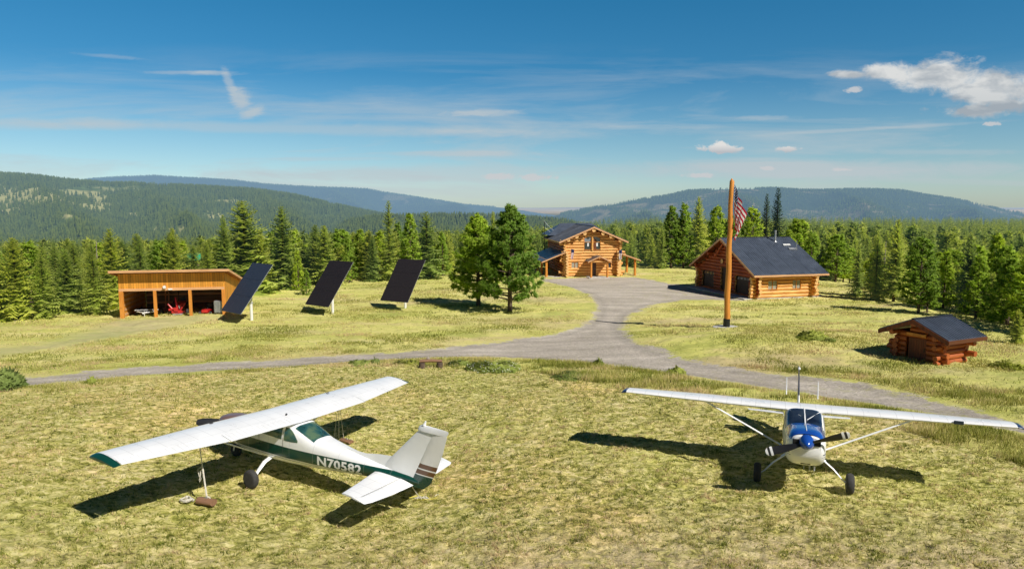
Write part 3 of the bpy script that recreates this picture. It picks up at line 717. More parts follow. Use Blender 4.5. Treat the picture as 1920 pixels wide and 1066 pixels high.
# ------------------------------------------------------------------ hills
def hill_mat(name, c1, c2, clear, cscale, cthr, L=HL, patchcol=(.34, .30, .13)):
    m = NT(name); p = m.pos()
    n = m.noise(p, cscale, 6, .62, .3); f = m.noise(p, cscale * 14, 5, .8)
    f2 = m.noise(p, .05, 3, .8)
    base = m.mix(m.mr(f, .35, .65), c1, c2)
    base = m.mix(1, base, m.mr(f2, .3, .7, .55, 1.4), 'MULTIPLY')
    base = m.mix(m.attr('clear'), base, m.mix(m.mr(f, .35, .65), (.30, .30, .10), (.50, .46, .20)))
    if clear: base = m.mix(m.mr(m.math('ADD', n, m.math('MULTIPLY', m.math('SUBTRACT', f, .5), .14)), cthr, cthr + .035), base, m.mix(m.mr(f, .4, .6), patchcol, tuple(q * .65 for q in patchcol)))
    sh = m.bsdf(base, .95, 0, None, .05)
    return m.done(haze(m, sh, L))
def crest_uv(pts):
    us, vs = [], []
    for px, py in pts:
        d = ray(px, py); us.append(d[0] / d[1]); vs.append(d[2] / d[1])
    return us, vs
CLEAR_PX = [(60, 372, 150, 17), (185, 385, 42, 13), (10, 398, 45, 10), (325, 433, 40, 10), (395, 408, 30, 7), (120, 405, 40, 5), (430, 378, 60, 4), (250, 402, 30, 5), (520, 392, 30, 4)]
def clear_amt(x, y, z):
    c, s = math.cos(PITCH), math.sin(PITCH); d = y * c - (z - CAMH) * s; px = 960 + F * x / d; py = 533 - F * (y * s + (z - CAMH) * c) / d
    a = np.zeros_like(x)
    for (cx, cy, rx, ry) in CLEAR_PX: a = np.maximum(a, 1.2 - np.hypot((px - cx) / rx, (py - cy) / ry))
    return np.clip((a - .18 + (fbm(x / 90.0, y / 60.0, 71, 4) - .5) * 1.5) * 3.0, 0, 1)
def ridge(name, pts, Dc, Df, zf, mat, rough=.1, treeh=0, ntree=0, seed=1, label=None, back=.35, steps=90, clear=None):
    us, vs = crest_uv(pts); u = np.linspace(us[0], us[-1], 420); v = np.interp(u, us, vs)
    v = v - treeh * .9 / Dc
    ts = np.concatenate([np.linspace(0, 1, steps), 1 + np.linspace(.05, back, 10)])
    def H(uu, tt):
        vv = np.interp(uu, us, vs) - treeh * .9 / Dc
        yy = Df + (Dc - Df) * tt
        zc = CAMH + vv * Dc
        s = np.clip(tt, 0, 1); sh = s * (.55 + .45 * s)
        n = (fbm(uu * yy / (Dc * .06) + 3, yy / (Dc * .10), seed, 5) - .5) * rough * Dc * .05 * np.sin(np.clip(tt, 0, 1) * np.pi) ** .7
        spur = np.abs(np.sin(uu * 19 + tt * 2.2 + seed)) * rough * Dc * .03 * np.sin(np.clip(tt, 0, 1) * np.pi)
        z = zf + (zc - zf) * sh + n - spur
        z = np.where(tt > 1, zc - (tt - 1) * Dc * .25, z)
        e = np.clip(np.minimum(uu - us[0], us[-1] - uu) / .02, 0, 1)
        return z, yy
    T, U = np.meshgrid(ts, u, indexing='ij'); z, yy = H(U, T)
    co = np.stack([U * yy, yy, z], -1).reshape(-1, 3); n1, n2 = T.shape; i = np.arange(n1 * n2).reshape(n1, n2)
    f = np.stack([i[:-1, :-1], i[:-1, 1:], i[1:, 1:], i[1:, :-1]], -1).reshape(-1, 4)
    tag(link(name, np_mesh(name, co, f, [mat], dict(clear=clear_amt(co[:, 0], co[:, 1], co[:, 2]) if name == 'left_hill' else np.zeros(len(co))), smooth=True)), kind='structure')
    if ntree:
        t = np.concatenate([NP.rand(int(ntree * .8)) ** .8, NP.uniform(.985, 1.01, ntree - int(ntree * .8))]); uu = NP.uniform(us[0], us[-1], ntree)
        z, yy = H(uu, t); x = uu * yy
        k = np.ones(ntree, bool) if clear is None else clear(uu, t, x, yy)
        if name == 'left_hill': k = k & (NP.rand(ntree) > clear_amt(x, yy, z) * .88)
        h = NP.uniform(.75, 1.35, ntree) * treeh
        merge('hillside_forest', np.stack([x, yy, z - treeh * .1, h], -1)[k], CONE, M['hilltree'], label)
def cone_tb(seed):
    g = random.Random(seed); tb = TB()
    for lv in range(3):
        z0 = 1 + lv * 2.9; r = 2.1 * (1 - lv * .28); n = 5
        for i in range(n):
            a = i / n * 6.283 + lv + g.uniform(-.2, .2); b = a + 1.35; r1 = r * g.uniform(.7, 1.15)
            tb.tri(Vector((0, 0, z0 + 4.2)), Vector((math.cos(a) * r1, math.sin(a) * r1, z0)), Vector((math.cos(b) * r1, math.sin(b) * r1, z0 - .3)), .7, .3, .3)
    return tb
CONE = [tb_np(cone_tb(i)) for i in range(4)]
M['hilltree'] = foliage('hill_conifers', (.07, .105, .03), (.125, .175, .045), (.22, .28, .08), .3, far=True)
M['midhill'] = hill_mat('near_hillside', (.07, .11, .028), (.13, .18, .05), False, .0035, .56, patchcol=(.30, .30, .11))
M['bluehill'] = hill_mat('far_blue_ridge', (.030, .045, .022), (.045, .062, .028), True, .0011, .60, patchcol=(.20, .18, .09))
M['darkhill'] = hill_mat('wooded_rise', (.022, .038, .016), (.040, .060, .024), False, .004, .6)
M['rightmtn'] = hill_mat('right_mountain', (.026, .045, .024), (.050, .075, .034), True, .0019, .535, patchcol=(.26, .22, .12))
ridge('blue_ridge', [(60, 352), (170, 333), (230, 329), (290, 327), (350, 331), (430, 335), (500, 343), (580, 348), (650, 350), (690, 352), (720, 358), (800, 370), (870, 381), (950, 388), (1010, 397), (1060, 404)], 9000, 5200, -120, M['bluehill'], .6, 16, 26000, 3, 'conifers on the far blue ridge left of centre', clear=lambda uu, t, x, y: uu < ray(930, 388)[0] / ray(930, 388)[1] + 0 * t)
MIDC = lambda uu, t, x, y: (fbm(x / 150.0, y / 190.0, 44, 4) < .66) | (NP.rand(len(x)) < .10)
ridge('left_hill', [(-260, 330), (-100, 320), (0, 323), (60, 326), (130, 335), (200, 341), (300, 343), (400, 348), (480, 353), (550, 363), (620, 379), (680, 393), (740, 404), (800, 414)], 2600, 620, -62, M['midhill'], .55, 15, 52000, 5, 'conifers scattered over the cleared hillside on the left', clear=MIDC)
ridge('wooded_rise', [(610, 440), (650, 412), (700, 404), (780, 402), (850, 400), (930, 402), (1010, 407), (1060, 412), (1110, 424)], 1500, 800, -60, M['darkhill'], .3, 15, 7000, 7, 'dark hazy conifers on the low rise behind the meadow pines')
ridge('right_mountain', [(1000, 412), (1060, 396), (1110, 387), (1150, 380), (1190, 372), (1250, 364), (1290, 355), (1350, 352), (1450, 350), (1500, 353), (1560, 354), (1620, 352), (1690, 354), (1740, 363), (1800, 372), (1850, 384), (1920, 398), (2050, 404), (2150, 420)], 5000, 2300, -120, M['rightmtn'], .65, 15, 36000, 11, 'conifers covering the long mountain on the right', clear=lambda uu, t, x, y: (uu > ray(1050, 400)[0] / ray(1050, 400)[1]) & ((fbm(x / 260.0, y / 330.0, 64, 4) < .60) | (NP.rand(len(x)) < .15)))

# ------------------------------------------------------------------ sky, sun
SUN = Vector((.7559, -.7131, 1.0)).normalized()
w = bpy.data.worlds.new('World'); sc.world = w; w.use_nodes = True
class WT(NT):
    def __init__(s, t): s.t = t; t.nodes.clear(); s.out = s.n('ShaderNodeOutputWorld')
W_ = WT(w.node_tree)
sky = W_.n('ShaderNodeTexSky', sky_type='NISHITA'); sky.sun_disc = False
sky.sun_elevation = math.asin(SUN.z); sky.sun_rotation = math.atan2(SUN.x, SUN.y); sky.altitude = 1100; sky.air_density = 1.0; sky.dust_density = .6; sky.ozone_density = 2.2
vec = W_.coord('Generated'); sx, sy, sz = W_.sep(vec)
ysafe = W_.math('MAXIMUM', sy, .02)
U = W_.math('DIVIDE', sx, ysafe); V = W_.math('DIVIDE', sz, ysafe)
cmb = W_.n('ShaderNodeCombineXYZ'); W_.l(U, cmb.inputs[0]); W_.l(V, cmb.inputs[1]); uvv = cmb.outputs[0]
front = W_.mr(sy, .05, .2)
def uv(px, py): d = ray(px, py); return d[0] / d[1], d[2] / d[1]
def ell(px, py, rx, ry, rot=0):
    u0, v0 = uv(px, py)
    mp = W_.mapv(uvv, (1, 1, 1), (-u0, -v0, 0)); 
    mp2 = W_.mapv(mp, (F / rx, F / ry, 0), (0, 0, 0)) if not rot else W_.mapv(W_.mapv(mp, (1, 1, 1), (0, 0, 0), (0, 0, rot)), (F / rx, F / ry, 0))
    ln = W_.n('ShaderNodeVectorMath', operation='LENGTH'); W_.l(mp2, ln.inputs[0])
    return W_.math('SUBTRACT', 1, ln.outputs['Value'])
def smax(lst, k=.25):
    r = lst[0]
    for a in lst[1:]: r = W_.math('SMOOTH_MAX', r, a, k)
    return r
skyc = W_.mix(1, sky.outputs[0], SKYMUL, 'MULTIPLY') if 'SKYMUL' in globals() else sky.outputs[0]
elev = W_.math('DIVIDE', sz, W_.math('POWER', W_.math('ADD', W_.math('MULTIPLY', sx, sx), W_.math('MULTIPLY', sy, sy)), .5))
tint = W_.ramp(W_.mr(elev, -.05, .75), [(0, (.86, 1.0, 1.10)), (.10, (.90, 1.06, 1.16)), (.18, (.70, .99, 1.06)), (.29, (.265, .79, 1.0)), (.46, (.175, .85, 1.06)), (.60, (.10, .46, .64)), (1, (.05, .24, .36))])
skyc = W_.mix(1, sky.outputs[0], tint, 'MULTIPLY')
skyc = W_.mix(1, skyc, W_.ramp(W_.mr(sy, -.5, .3), [(0, .38), (1, 1.0)]), 'MULTIPLY')
# soft cirrus bands
n1 = W_.noise(W_.mapv(uvv, (1.5, 13, 1), (2.3, 1.1, 0)), 1.6, 7, .62, .5)
band = W_.math('MULTIPLY', W_.mr(n1, .46, .72), W_.math('MULTIPLY', W_.mr(V, .23, .10), W_.mr(V, -.02, .02)))
def streak(px, py, rx, ry, rot, a, sc=30, th=.35):
    e = ell(px, py, rx, ry, rot)
    nn = W_.noise(W_.mapv(uvv, (1, 4, 1), (px * .01, 0, 0)), sc, 6, .7, 1.0)
    return W_.math('MULTIPLY', W_.mr(W_.math('ADD', e, W_.math('MULTIPLY', W_.math('SUBTRACT', nn, .5), 1.3)), .0, .75, 0, 1, True), a)
thin = [streak(500, 240, 760, 15, 0.02, .50, 6), streak(120, 232, 300, 16, 0, .35, 6), streak(900, 212, 110, 8, -.03, .6), streak(450, 184, 24, 30, -.5, .75, 34), streak(474, 211, 34, 13, -.35, .7, 34), streak(428, 152, 12, 34, -.35, .6, 34), streak(400, 137, 70, 6, 0, .5, 20), streak(340, 136, 95, 5, 0, .42, 20), streak(210, 106, 80, 5, .08, .3, 20),
        streak(850, 288, 190, 7, 0, .5, 12), streak(1430, 221, 80, 6, 0, .42), streak(1640, 241, 300, 5, -.055, .42, 8), streak(1230, 238, 190, 7, 0, .3, 10), streak(620, 298, 230, 5, 0, .3, 10), streak(1500, 318, 560, 24, 0, .75, 9), streak(760, 325, 420, 22, 0, .6, 9), streak(1750, 285, 190, 8, 0, .4, 12)]
tsum = band
for t in thin: tsum = W_.math('ADD', tsum, t)
tsum = W_.math('MULTIPLY', W_.math('MULTIPLY', tsum, .80), front)
tsum = W_.math('MINIMUM', tsum, .82)
skyc = W_.mix(tsum, skyc, (5.9, 6.6, 7.0))
# cumulus
shape = smax([ell(1590, 139, 50, 9), ell(1660, 137, 62, 19, .1), ell(1770, 142, 108, 38), ell(1850, 165, 108, 40, -.1), ell(1930, 168, 80, 40), ell(1825, 207, 82, 15), ell(1900, 197, 70, 20)], .3)
small = smax([ell(1350, 279, 58, 10), ell(1352, 271, 20, 10), ell(1476, 280, 30, 7)], .2)
tiny = smax([ell(935, 331, 44, 8), ell(1005, 332, 50, 9), ell(1310, 329, 40, 6), ell(1600, 168, 22, 8), ell(1857, 232, 24, 5), ell(1440, 315, 18, 5), ell(1580, 318, 30, 4)], .15)
nz = W_.noise(W_.mapv(uvv, (1, 1.7, 1)), 17, 9, .66, .25)
nl1 = W_.noise(W_.mapv(uvv, (1, 2.2, 1)), 14, 4, .55, .3); nz2 = W_.noise(W_.mapv(uvv, (1, 2.2, 1), (-.010, -.024, 0)), 14, 4, .55, .3)
nsm = W_.noise(W_.mapv(uvv, (1, 1.5, 1)), 55, 7, .7, .3)
def cov(sh, n, amp, lo, hi): return W_.mr(W_.math('ADD', sh, W_.math('MULTIPLY', W_.math('SUBTRACT', n, .5), amp)), lo, hi, 0, 1, True)
A = cov(shape, nz, 2.3, .0, .62)
B = cov(small, nsm, 1.8, .12, .5); Cc = W_.math('MULTIPLY', cov(tiny, nsm, 2.2, .1, .6), .85)
lit = W_.mr(W_.math('ADD', W_.math('SUBTRACT', nl1, nz2), W_.math('MULTIPLY', W_.math('SUBTRACT', nz, .5), .10)), -.12, .10)
vb = W_.mr(V, uv(1700, 212)[1], uv(1700, 118)[1])
lit = W_.math('ADD', W_.math('MULTIPLY', lit, .6), W_.math('MULTIPLY', vb, .4))
ccol = W_.ramp(lit, [(.12, (4.3, 4.8, 5.3)), (.5, (6.3, 6.6, 6.8)), (.9, (8.8, 8.8, 8.6))])
skyc = W_.mix(W_.math('MULTIPLY', W_.math('MULTIPLY', A, front), .93), skyc, ccol)
skyc = W_.mix(W_.math('MULTIPLY', B, front), skyc, W_.mix(W_.mr(V, uv(1350, 285)[1], uv(1350, 272)[1]), (5.6, 5.9, 6.3), (8.8, 8.7, 8.5)))
skyc = W_.mix(W_.math('MULTIPLY', Cc, front), skyc, (6.9, 7.0, 7.2))
bg = W_.n('ShaderNodeBackground'); W_.l(skyc, bg.inputs[0]); bg.inputs[1].default_value = .085
W_.l(bg.outputs[0], W_.out.inputs[0])
sl = bpy.data.lights.new('sun', 'SUN'); sl.energy = 5.0; sl.angle = R(.55); sl.color = (1, .955, .88)
so = bpy.data.objects.new('sun', sl); COL.objects.link(so); so.rotation_euler = SUN.to_track_quat('Z', 'Y').to_euler()
sc.view_settings.view_transform = 'Standard'; sc.view_settings.look = 'None'; sc.view_settings.exposure = 0
sc.render.resolution_x = 1024; sc.render.resolution_y = 568
sc.cycles.max_bounces = 6; sc.cycles.transparent_max_bounces = 12; sc.cycles.use_denoising = True
# ------------------------------------------------------------------ aircraft
class Body:
    """superellipse loft along x; stations = (x, half width, z bottom, z top, exponent)"""
    def __init__(s, st):
        s.st = sorted(st, key=lambda q: -q[0]); s.xs = [-q[0] for q in s.st]
    def par(s, x):
        n = 5; acc = np.zeros(4)
        lo, hi = s.st[0][0], s.st[-1][0]
        sp = .10
        for k in range(-2, 3):
            xx = -min(lo, max(hi, x + k * sp * .5 * min(1, (lo - x) / .2 + .05, (x - hi) / .2 + .05) if True else 0))
            acc += np.array([np.interp(xx, s.xs, [q[i] for q in s.st]) for i in (1, 2, 3, 4)])
        return acc / 5
    def ring(s, x, n=36):
        w, zb_, zt, e = s.par(x); zc = (zb_ + zt) / 2; h = (zt - zb_) / 2; out = []
        for k in range(n):
            a = 2 * math.pi * k / n; c, d = math.cos(a), math.sin(a)
            out.append(Vector((x, w * math.copysign(abs(c) ** (2 / e), c), zc + h * math.copysign(abs(d) ** (2 / e), d))))
        return out
    def side(s, x, z):
        w, zb_, zt, e = s.par(x); zc = (zb_ + zt) / 2; h = (zt - zb_) / 2
        return w * max(0, 1 - min(1, abs((z - zc) / h)) ** e) ** (1 / e)
    def top(s, x, y):
        w, zb_, zt, e = s.par(x); zc = (zb_ + zt) / 2; h = (zt - zb_) / 2
        return zc + h * max(0, 1 - min(1, abs(y / w)) ** e) ** (1 / e)
    def mesh(s, mb, x0, x1, n=70, ring=40):
        xs = [x0 + (x1 - x0) * i / n for i in range(n + 1)]
        mb.loft([s.ring(x, ring) for x in xs])
    def side_patch(s, mb, x0, x1, lo, hi, sg, off=.007, nx=12, nz=5):
        g = []
        for i in range(nx + 1):
            x = x0 + (x1 - x0) * i / nx; a, b = lo(x), hi(x)
            g.append([(x, sg * (s.side(x, a + (b - a) * j / nz) + off), a + (b - a) * j / nz) for j in range(nz + 1)])
        vs = [v for r in g for v in r]; k = nz + 1
        mb.add(vs, [(i * k + j, i * k + j + 1, (i + 1) * k + j + 1, (i + 1) * k + j) for i in range(nx) for j in range(nz)])
    def top_patch(s, mb, x0, x1, yw, off=.008, nx=8, ny=14):
        g = []
        for i in range(nx + 1):
            x = x0 + (x1 - x0) * i / nx; w = yw(x)
            g.append([(x, -w + 2 * w * j / ny, s.top(x, -w + 2 * w * j / ny) + off) for j in range(ny + 1)])
        vs = [v for r in g for v in r]; k = ny + 1
        mb.add(vs, [(i * k + j, i * k + j + 1, (i + 1) * k + j + 1, (i + 1) * k + j) for i in range(nx) for j in range(ny)])
def naca(t, th): return 5 * th * (.2969 * math.sqrt(max(t, 0)) - .126 * t - .3516 * t * t + .2843 * t ** 3 - .1015 * t ** 4)
def afsec(x, y, z, ch, th=.12, t0=0.0, t1=1.0, n=12, cam=.025, tw=0.0, vert=False):
    up, lo = [], []
    for i in range(n + 1):
        q = i / n; t = t0 + (t1 - t0) * (1 - math.cos(q * math.pi / (2 if t0 == 0 else 1))) / (1 if t0 == 0 else 2) if t0 == 0 else t0 + (t1 - t0) * q
        c = cam * 4 * t * (1 - t); h = naca(t, th)
        zz = -t * ch * math.sin(tw)
        if vert:
            up.append(Vector((x - t * ch, h * ch, z))); lo.append(Vector((x - t * ch, -h * ch, z)))
        else:
            up.append(Vector((x - t * ch, y, z + (c + h) * ch + zz))); lo.append(Vector((x - t * ch, y, z + (c - h) * ch + zz)))
    if t0 == 0: return up + lo[:0:-1]
    return up + lo[::-1]
def paint(name, base=(.95, .95, .95), bands=None, rough=.25, lines=None, gx=None):
    """aircraft paint: bands = [(colour, z at nose side, slope per metre, height, xmin, xmax)]"""
    m = NT(name); c = m.coord(); s = m.sep(c)
    n = m.noise(c, 1.3, 5, .6)
    col = m.mix(m.mr(n, .35, .65), tuple(q * .93 for q in base), base)
    for (bc, z0, sl, h, xa, xb) in (bands or []):
        zc = m.math('ADD', m.math('MULTIPLY', s[0], sl), z0)
        k = m.math('MULTIPLY', m.math('GREATER_THAN', s[2], zc), m.math('LESS_THAN', s[2], m.math('ADD', zc, h)))
        k = m.math('MULTIPLY', k, m.math('MULTIPLY', m.math('GREATER_THAN', s[0], xa), m.math('LESS_THAN', s[0], xb)))
        col = m.mix(k, col, bc)
    for (ax, step, off, wd) in (lines or []):
        fr = m.math('FRACT', m.math('DIVIDE', m.math('ADD', s[ax], off), step))
        col = m.mix(m.math('MULTIPLY', m.math('LESS_THAN', fr, wd / step), .45), col, tuple(q * .4 for q in base))
    return m.done(m.bsdf(col, m.mr(n, .3, .7, rough, rough * 1.5), 0, None, .5, .4))
GREEN = (.005, .060, .042); BROWN = (.16, .065, .02); NAVY = (.010, .030, .10)
M['white'] = paint('white_aircraft_paint', lines=[(1, .42, .1, .012), (0, .37, .12, .008)])
M['whitec'] = paint('white_control_surface_paint', lines=[(1, .17, .05, .012)])
M['whitep'] = paint('plain_white_paint')
M['fus1'] = paint('white_fuselage_with_green_band', bands=[(GREEN, .725, -.031, .33, -9.4, -1.0), ((.02, .05, .04), .665, -.031, .014, -7.4, -1.0), ((.02, .05, .04), .70, -.031, .006, -7.4, -1.0), (GREEN, .5, 0, 1.2, -9.9, -8.02)], lines=[(0, .9, .35, .010)])
M['green'] = paint('green_tip_paint', GREEN)
M['cowl1'] = paint('brown_topped_cowling_paint', bands=[((.21, .115, .085), 1.18, 0, 1.0, -2, 0), (GREEN, .97, 0, .2, -2, 0)])
M['rudder1'] = paint('white_rudder_with_brown_and_green_stripes', bands=[(GREEN, .8, 0, .58, -12, 0), (BROWN, 1.41, 0, .13, -12, 0), (BROWN, 1.58, 0, .13, -12, 0)], base=(.93, .91, .86))
M['fin1'] = paint('white_fin_paint', (.97, .97, .95))
M['fus2'] = paint('white_fuselage_with_navy_lines', bands=[(NAVY, 1.39, .03, .035, -8, -.3), (NAVY, 1.33, .03, .014, -8, -.3)])
M['fin2'] = paint('blue_topped_fin_paint', bands=[(NAVY, 1.60, 0, 2, -9, 0)])
M['prop'] = simple('black_propeller_paint', (.018, .018, .020), .45, var=.3)
M['spinbrown'] = simple('brown_spinner_paint', (.16, .085, .06), .35, coat=.4)
M['rimgrey'] = simple('dull_wheel_hub', (.14, .13, .12), .6, .3)
M['seat'] = simple('tan_seat', (.36, .36, .16), .9)
def tinted(name, a, b, c):
    m = NT(name); p = m.coord(); n = m.noise(p, 2.2, 3, .5); s = m.sep(p)
    col = m.ramp(n, [(.38, a), (.5, b), (.62, c)])
    return m.done(m.bsdf(col, .06, 0, None, .6, .6))
M['tint1'] = tinted('teal_tinted_glass', (.015, .06, .058), (.03, .10, .095), (.10, .17, .10))
M['tint2'] = tinted('dark_navy_windshield_glass', (.008, .014, .03), (.018, .03, .055), (.03, .045, .07))

def place_plane(e, pl, yaw):
    x, y, gx, gy, z0 = pl
    n = Vector((-gx, -gy, 1)).normalized(); fw = Vector((math.cos(yaw), math.sin(yaw), 0)); fw = (fw - n * fw.dot(n)).normalized(); lf = n.cross(fw)
    mat = Matrix(((fw.x, lf.x, n.x, x), (fw.y, lf.y, n.y, y), (fw.z, lf.z, n.z, z0), (0, 0, 0, 1)))
    e.matrix_world = mat; return mat
def wheel(parent, c, r, w, hub='rimgrey', axis=(0, 1, 0)):
    mb = MB(); pr = []
    for k in range(15):
        a = math.pi * k / 14; pr.append((-math.cos(a) * w / 2, r * .56 + r * .44 * math.sin(a) ** .55))
    mb.lathe(c, axis, pr, 28); o = mb.build('wheel', M['rubber'], parent, smooth=True)
    hb = MB(); hb.lathe(c, axis, [(-w * .47, .01), (-w * .47, r * .20), (-w * .36, r * .24), (-w * .34, r * .52), (-w * .2, r * .57), (w * .2, r * .57), (w * .34, r * .52), (w * .36, r * .24), (w * .47, r * .2), (w * .47, .01)], 20)
    hb.build('rim', M[hub], o, smooth=True); return o
def prop(parent, c, L, ang, tips=None, axis_tilt=0):
    """two blades as one propeller part"""
    mb = MB(); tp = MB(); ca, sa = math.cos(ang), math.sin(ang)
    for sg in (-1, 1):
        rings = []; rings_t = []
        N = 16
        for i in range(N + 1):
            q = i / N; r = .06 + (L - .06) * q; ch = .045 + .105 * math.sin(min(1, q * 1.25) * math.pi * .62) ** .8
            if q > .93: ch *= max(.35, 1 - (q - .93) * 8)
            tw = R(58) * (1 - q) ** 1.3 + R(14); th = .030 * (1 - q) + .008
            ring = []
            for k in range(8):
                a = 2 * math.pi * k / 8; u_, v_ = math.cos(a) * ch / 2 * 1.5, math.sin(a) * th
                cy = u_ * math.cos(tw) - v_ * math.sin(tw); cx = u_ * math.sin(tw) + v_ * math.cos(tw)
                # blade along (0, ca, sa), chord across
                ring.append(Vector(c) + Vector((cx, ca * r * sg - sa * cy * sg, sa * r * sg + ca * cy * sg)))
            rings.append(ring)
        k = N - 2
        mb.loft(rings[:k + 1] if tips else rings)
        if tips:
            def seg(a, b, sc_=1.06):
                return [[p + (p - sum(rg, Vector()) / 8) * (sc_ - 1) for p in rg] for rg in rings[a:b + 1]]
            mb.loft(rings[k:])
            tp.loft(seg(N - 3, N - 2, 1.12)); tp.loft(seg(N - 1, N, 1.12))
    o = mb.build('propeller', M['prop'], parent, smooth=True)
    if tips: tp.build('blade_tip_stripe', M['whitep'], o)
    return o
def text_on_body(parent, body, txt, x0, z0, size, length, sg, mat, slope=0.0):
    cu = bpy.data.curves.new('registration', 'FONT'); cu.body = txt; cu.size = size; cu.space_character = 1.05; cu.offset = .010
    cu.resolution_u = 2
    to = bpy.data.objects.new('registration', cu); COL.objects.link(to)
    bpy.context.view_layer.update()
    me = bpy.data.meshes.new_from_object(to.evaluated_get(bpy.context.evaluated_depsgraph_get())); bpy.data.objects.remove(to)
    bm = bmesh.new(); bm.from_mesh(me); 
    bmesh.ops.triangulate(bm, faces=bm.faces)
    for _ in range(1): bmesh.ops.subdivide_edges(bm, edges=[e for e in bm.edges if e.calc_length() > .08], cuts=1)
    xs = [v.co.x for v in bm.verts]; ys = [v.co.y for v in bm.verts]; kx = length / (max(xs) - min(xs)); x_ = min(xs); kz = size * .95 / (max(ys) - min(ys)); y_ = min(ys)
    for v in bm.verts:
        tx, tz = (v.co.x - x_) * kx, (v.co.y - y_) * kz
        X = x0 - tx; Zz = z0 + tz + slope * tx
        v.co = (X, sg * (body.side(X, Zz) + .009), Zz)
    bm.to_mesh(me); bm.free(); me.materials.clear(); me.materials.append(mat)
    return link('registration', me, parent)

def tail_surface(mb, pts):
    """flat-ish surface from 4 corner points (LE root, LE tip, TE tip, TE root) with rounded leading edge"""
    pass

def make_wing(root, zr, zt, xr, yb, ytip, cr, ct, th, M1, Mc, tipmat, tipdroop=.04, tw=0.0):
    """one wing across the top of the cabin, with ailerons, flaps and tips as parts"""
    def sec(y, t0, t1):
        a = abs(y)
        if a <= yb: x, ch = xr, cr
        else:
            q = (a - yb) / (ytip - yb); x = xr - (.10) * q; ch = cr + (ct - cr) * q
        z = zr + (zt - zr) * a / ytip
        return afsec(x, y, z, ch, th * (1 - .15 * a / ytip), t0, t1, tw=tw)
    ys = [-ytip, -4.4, -3.5, -yb, -1.6, -.6, 0, .6, 1.6, yb, 3.5, 4.4, ytip]
    mb = MB(); mb.loft([sec(y, 0, .735) for y in ys]); w = mb.build('wing', M1, root, smooth=True)
    mb = MB(); mb.loft([sec(y, .735, 1) for y in (-.47, 0, .47)]); mb.build('wing_centre_panel', M1, root, smooth=True)
    for sg in (-1, 1):
        mb = MB(); mb.loft([sec(sg * y, .742, 1) for y in (.48, 1.5, yb)]); mb.build('flap', Mc, root, smooth=True)
        mb = MB(); mb.loft([sec(sg * y, .745, .985) for y in (yb + .02, 3.5, 4.5, ytip - .02)]); mb.build('aileron', Mc, root, smooth=True)
        s0 = sec(sg * (ytip + .005), 0, 1); s1 = []; s2 = []
        c = sum(s0, Vector()) / len(s0)
        for p in s0:
            s1.append(Vector((c.x + (p.x - c.x) * .985, sg * (ytip + .10), p.z - tipdroop * .4)))
            s2.append(Vector((c.x + (p.x - c.x) * .95, sg * (ytip + .16), c.z + (p.z - c.z) * .55 - tipdroop)))
        mb = MB(); mb.loft([s0, s1, s2]); mb.build('wing_tip', tipmat, root, smooth=True)
    return w, sec

# ---- left aircraft: nose wheel type with the green band
A1 = empty('light_aircraft', label='white high wing light aircraft with green side band, wing toward the camera', cat='aircraft')
place_plane(A1, PL1, R(149.4))
B1 = Body([(-.30, .30, .86, 1.30, 2.4), (-.42, .40, .74, 1.37, 2.8), (-.75, .48, .64, 1.42, 3.2), (-1.55, .54, .58, 1.45, 3.4), (-2.0, .56, .56, 1.50, 3.6), (-2.55, .57, .55, 1.80, 4.0), (-3.2, .57, .56, 1.86, 4.2), (-3.85, .56, .60, 1.87, 4.0), (-4.35, .52, .64, 1.72, 3.4), (-4.85, .47, .68, 1.55, 3.0), (-5.6, .38, .76, 1.47, 2.7), (-6.5, .27, .86, 1.38, 2.5), (-7.4, .17, .95, 1.31, 2.4), (-8.1, .09, 1.02, 1.27, 2.3), (-8.5, .035, 1.08, 1.20, 2.2)])
mb = MB(); B1.mesh(mb, -1.52, -8.5, 90); mb.build('fuselage', M['fus1'], A1, smooth=True)
mb = MB(); B1.mesh(mb, -.30, -1.51, 20); o = mb.build('cowling', M['cowl1'], A1, smooth=True)
mb = MB(); mb.lathe((-.30, 0, 1.10), (1, 0, 0), [(0, .17), (.08, .165), (.18, .12), (.26, .06), (.30, .004)], 20); mb.build('spinner', M['spinbrown'], A1, smooth=True)
prop(A1, (-.20, 0, 1.10), 1.04, R(8))
W1, sec1 = make_wing(A1, 1.90, 2.00, -2.36, 2.62, 5.40, 1.64, 1.14, .125, M['white'], M['whitec'], M['green'])
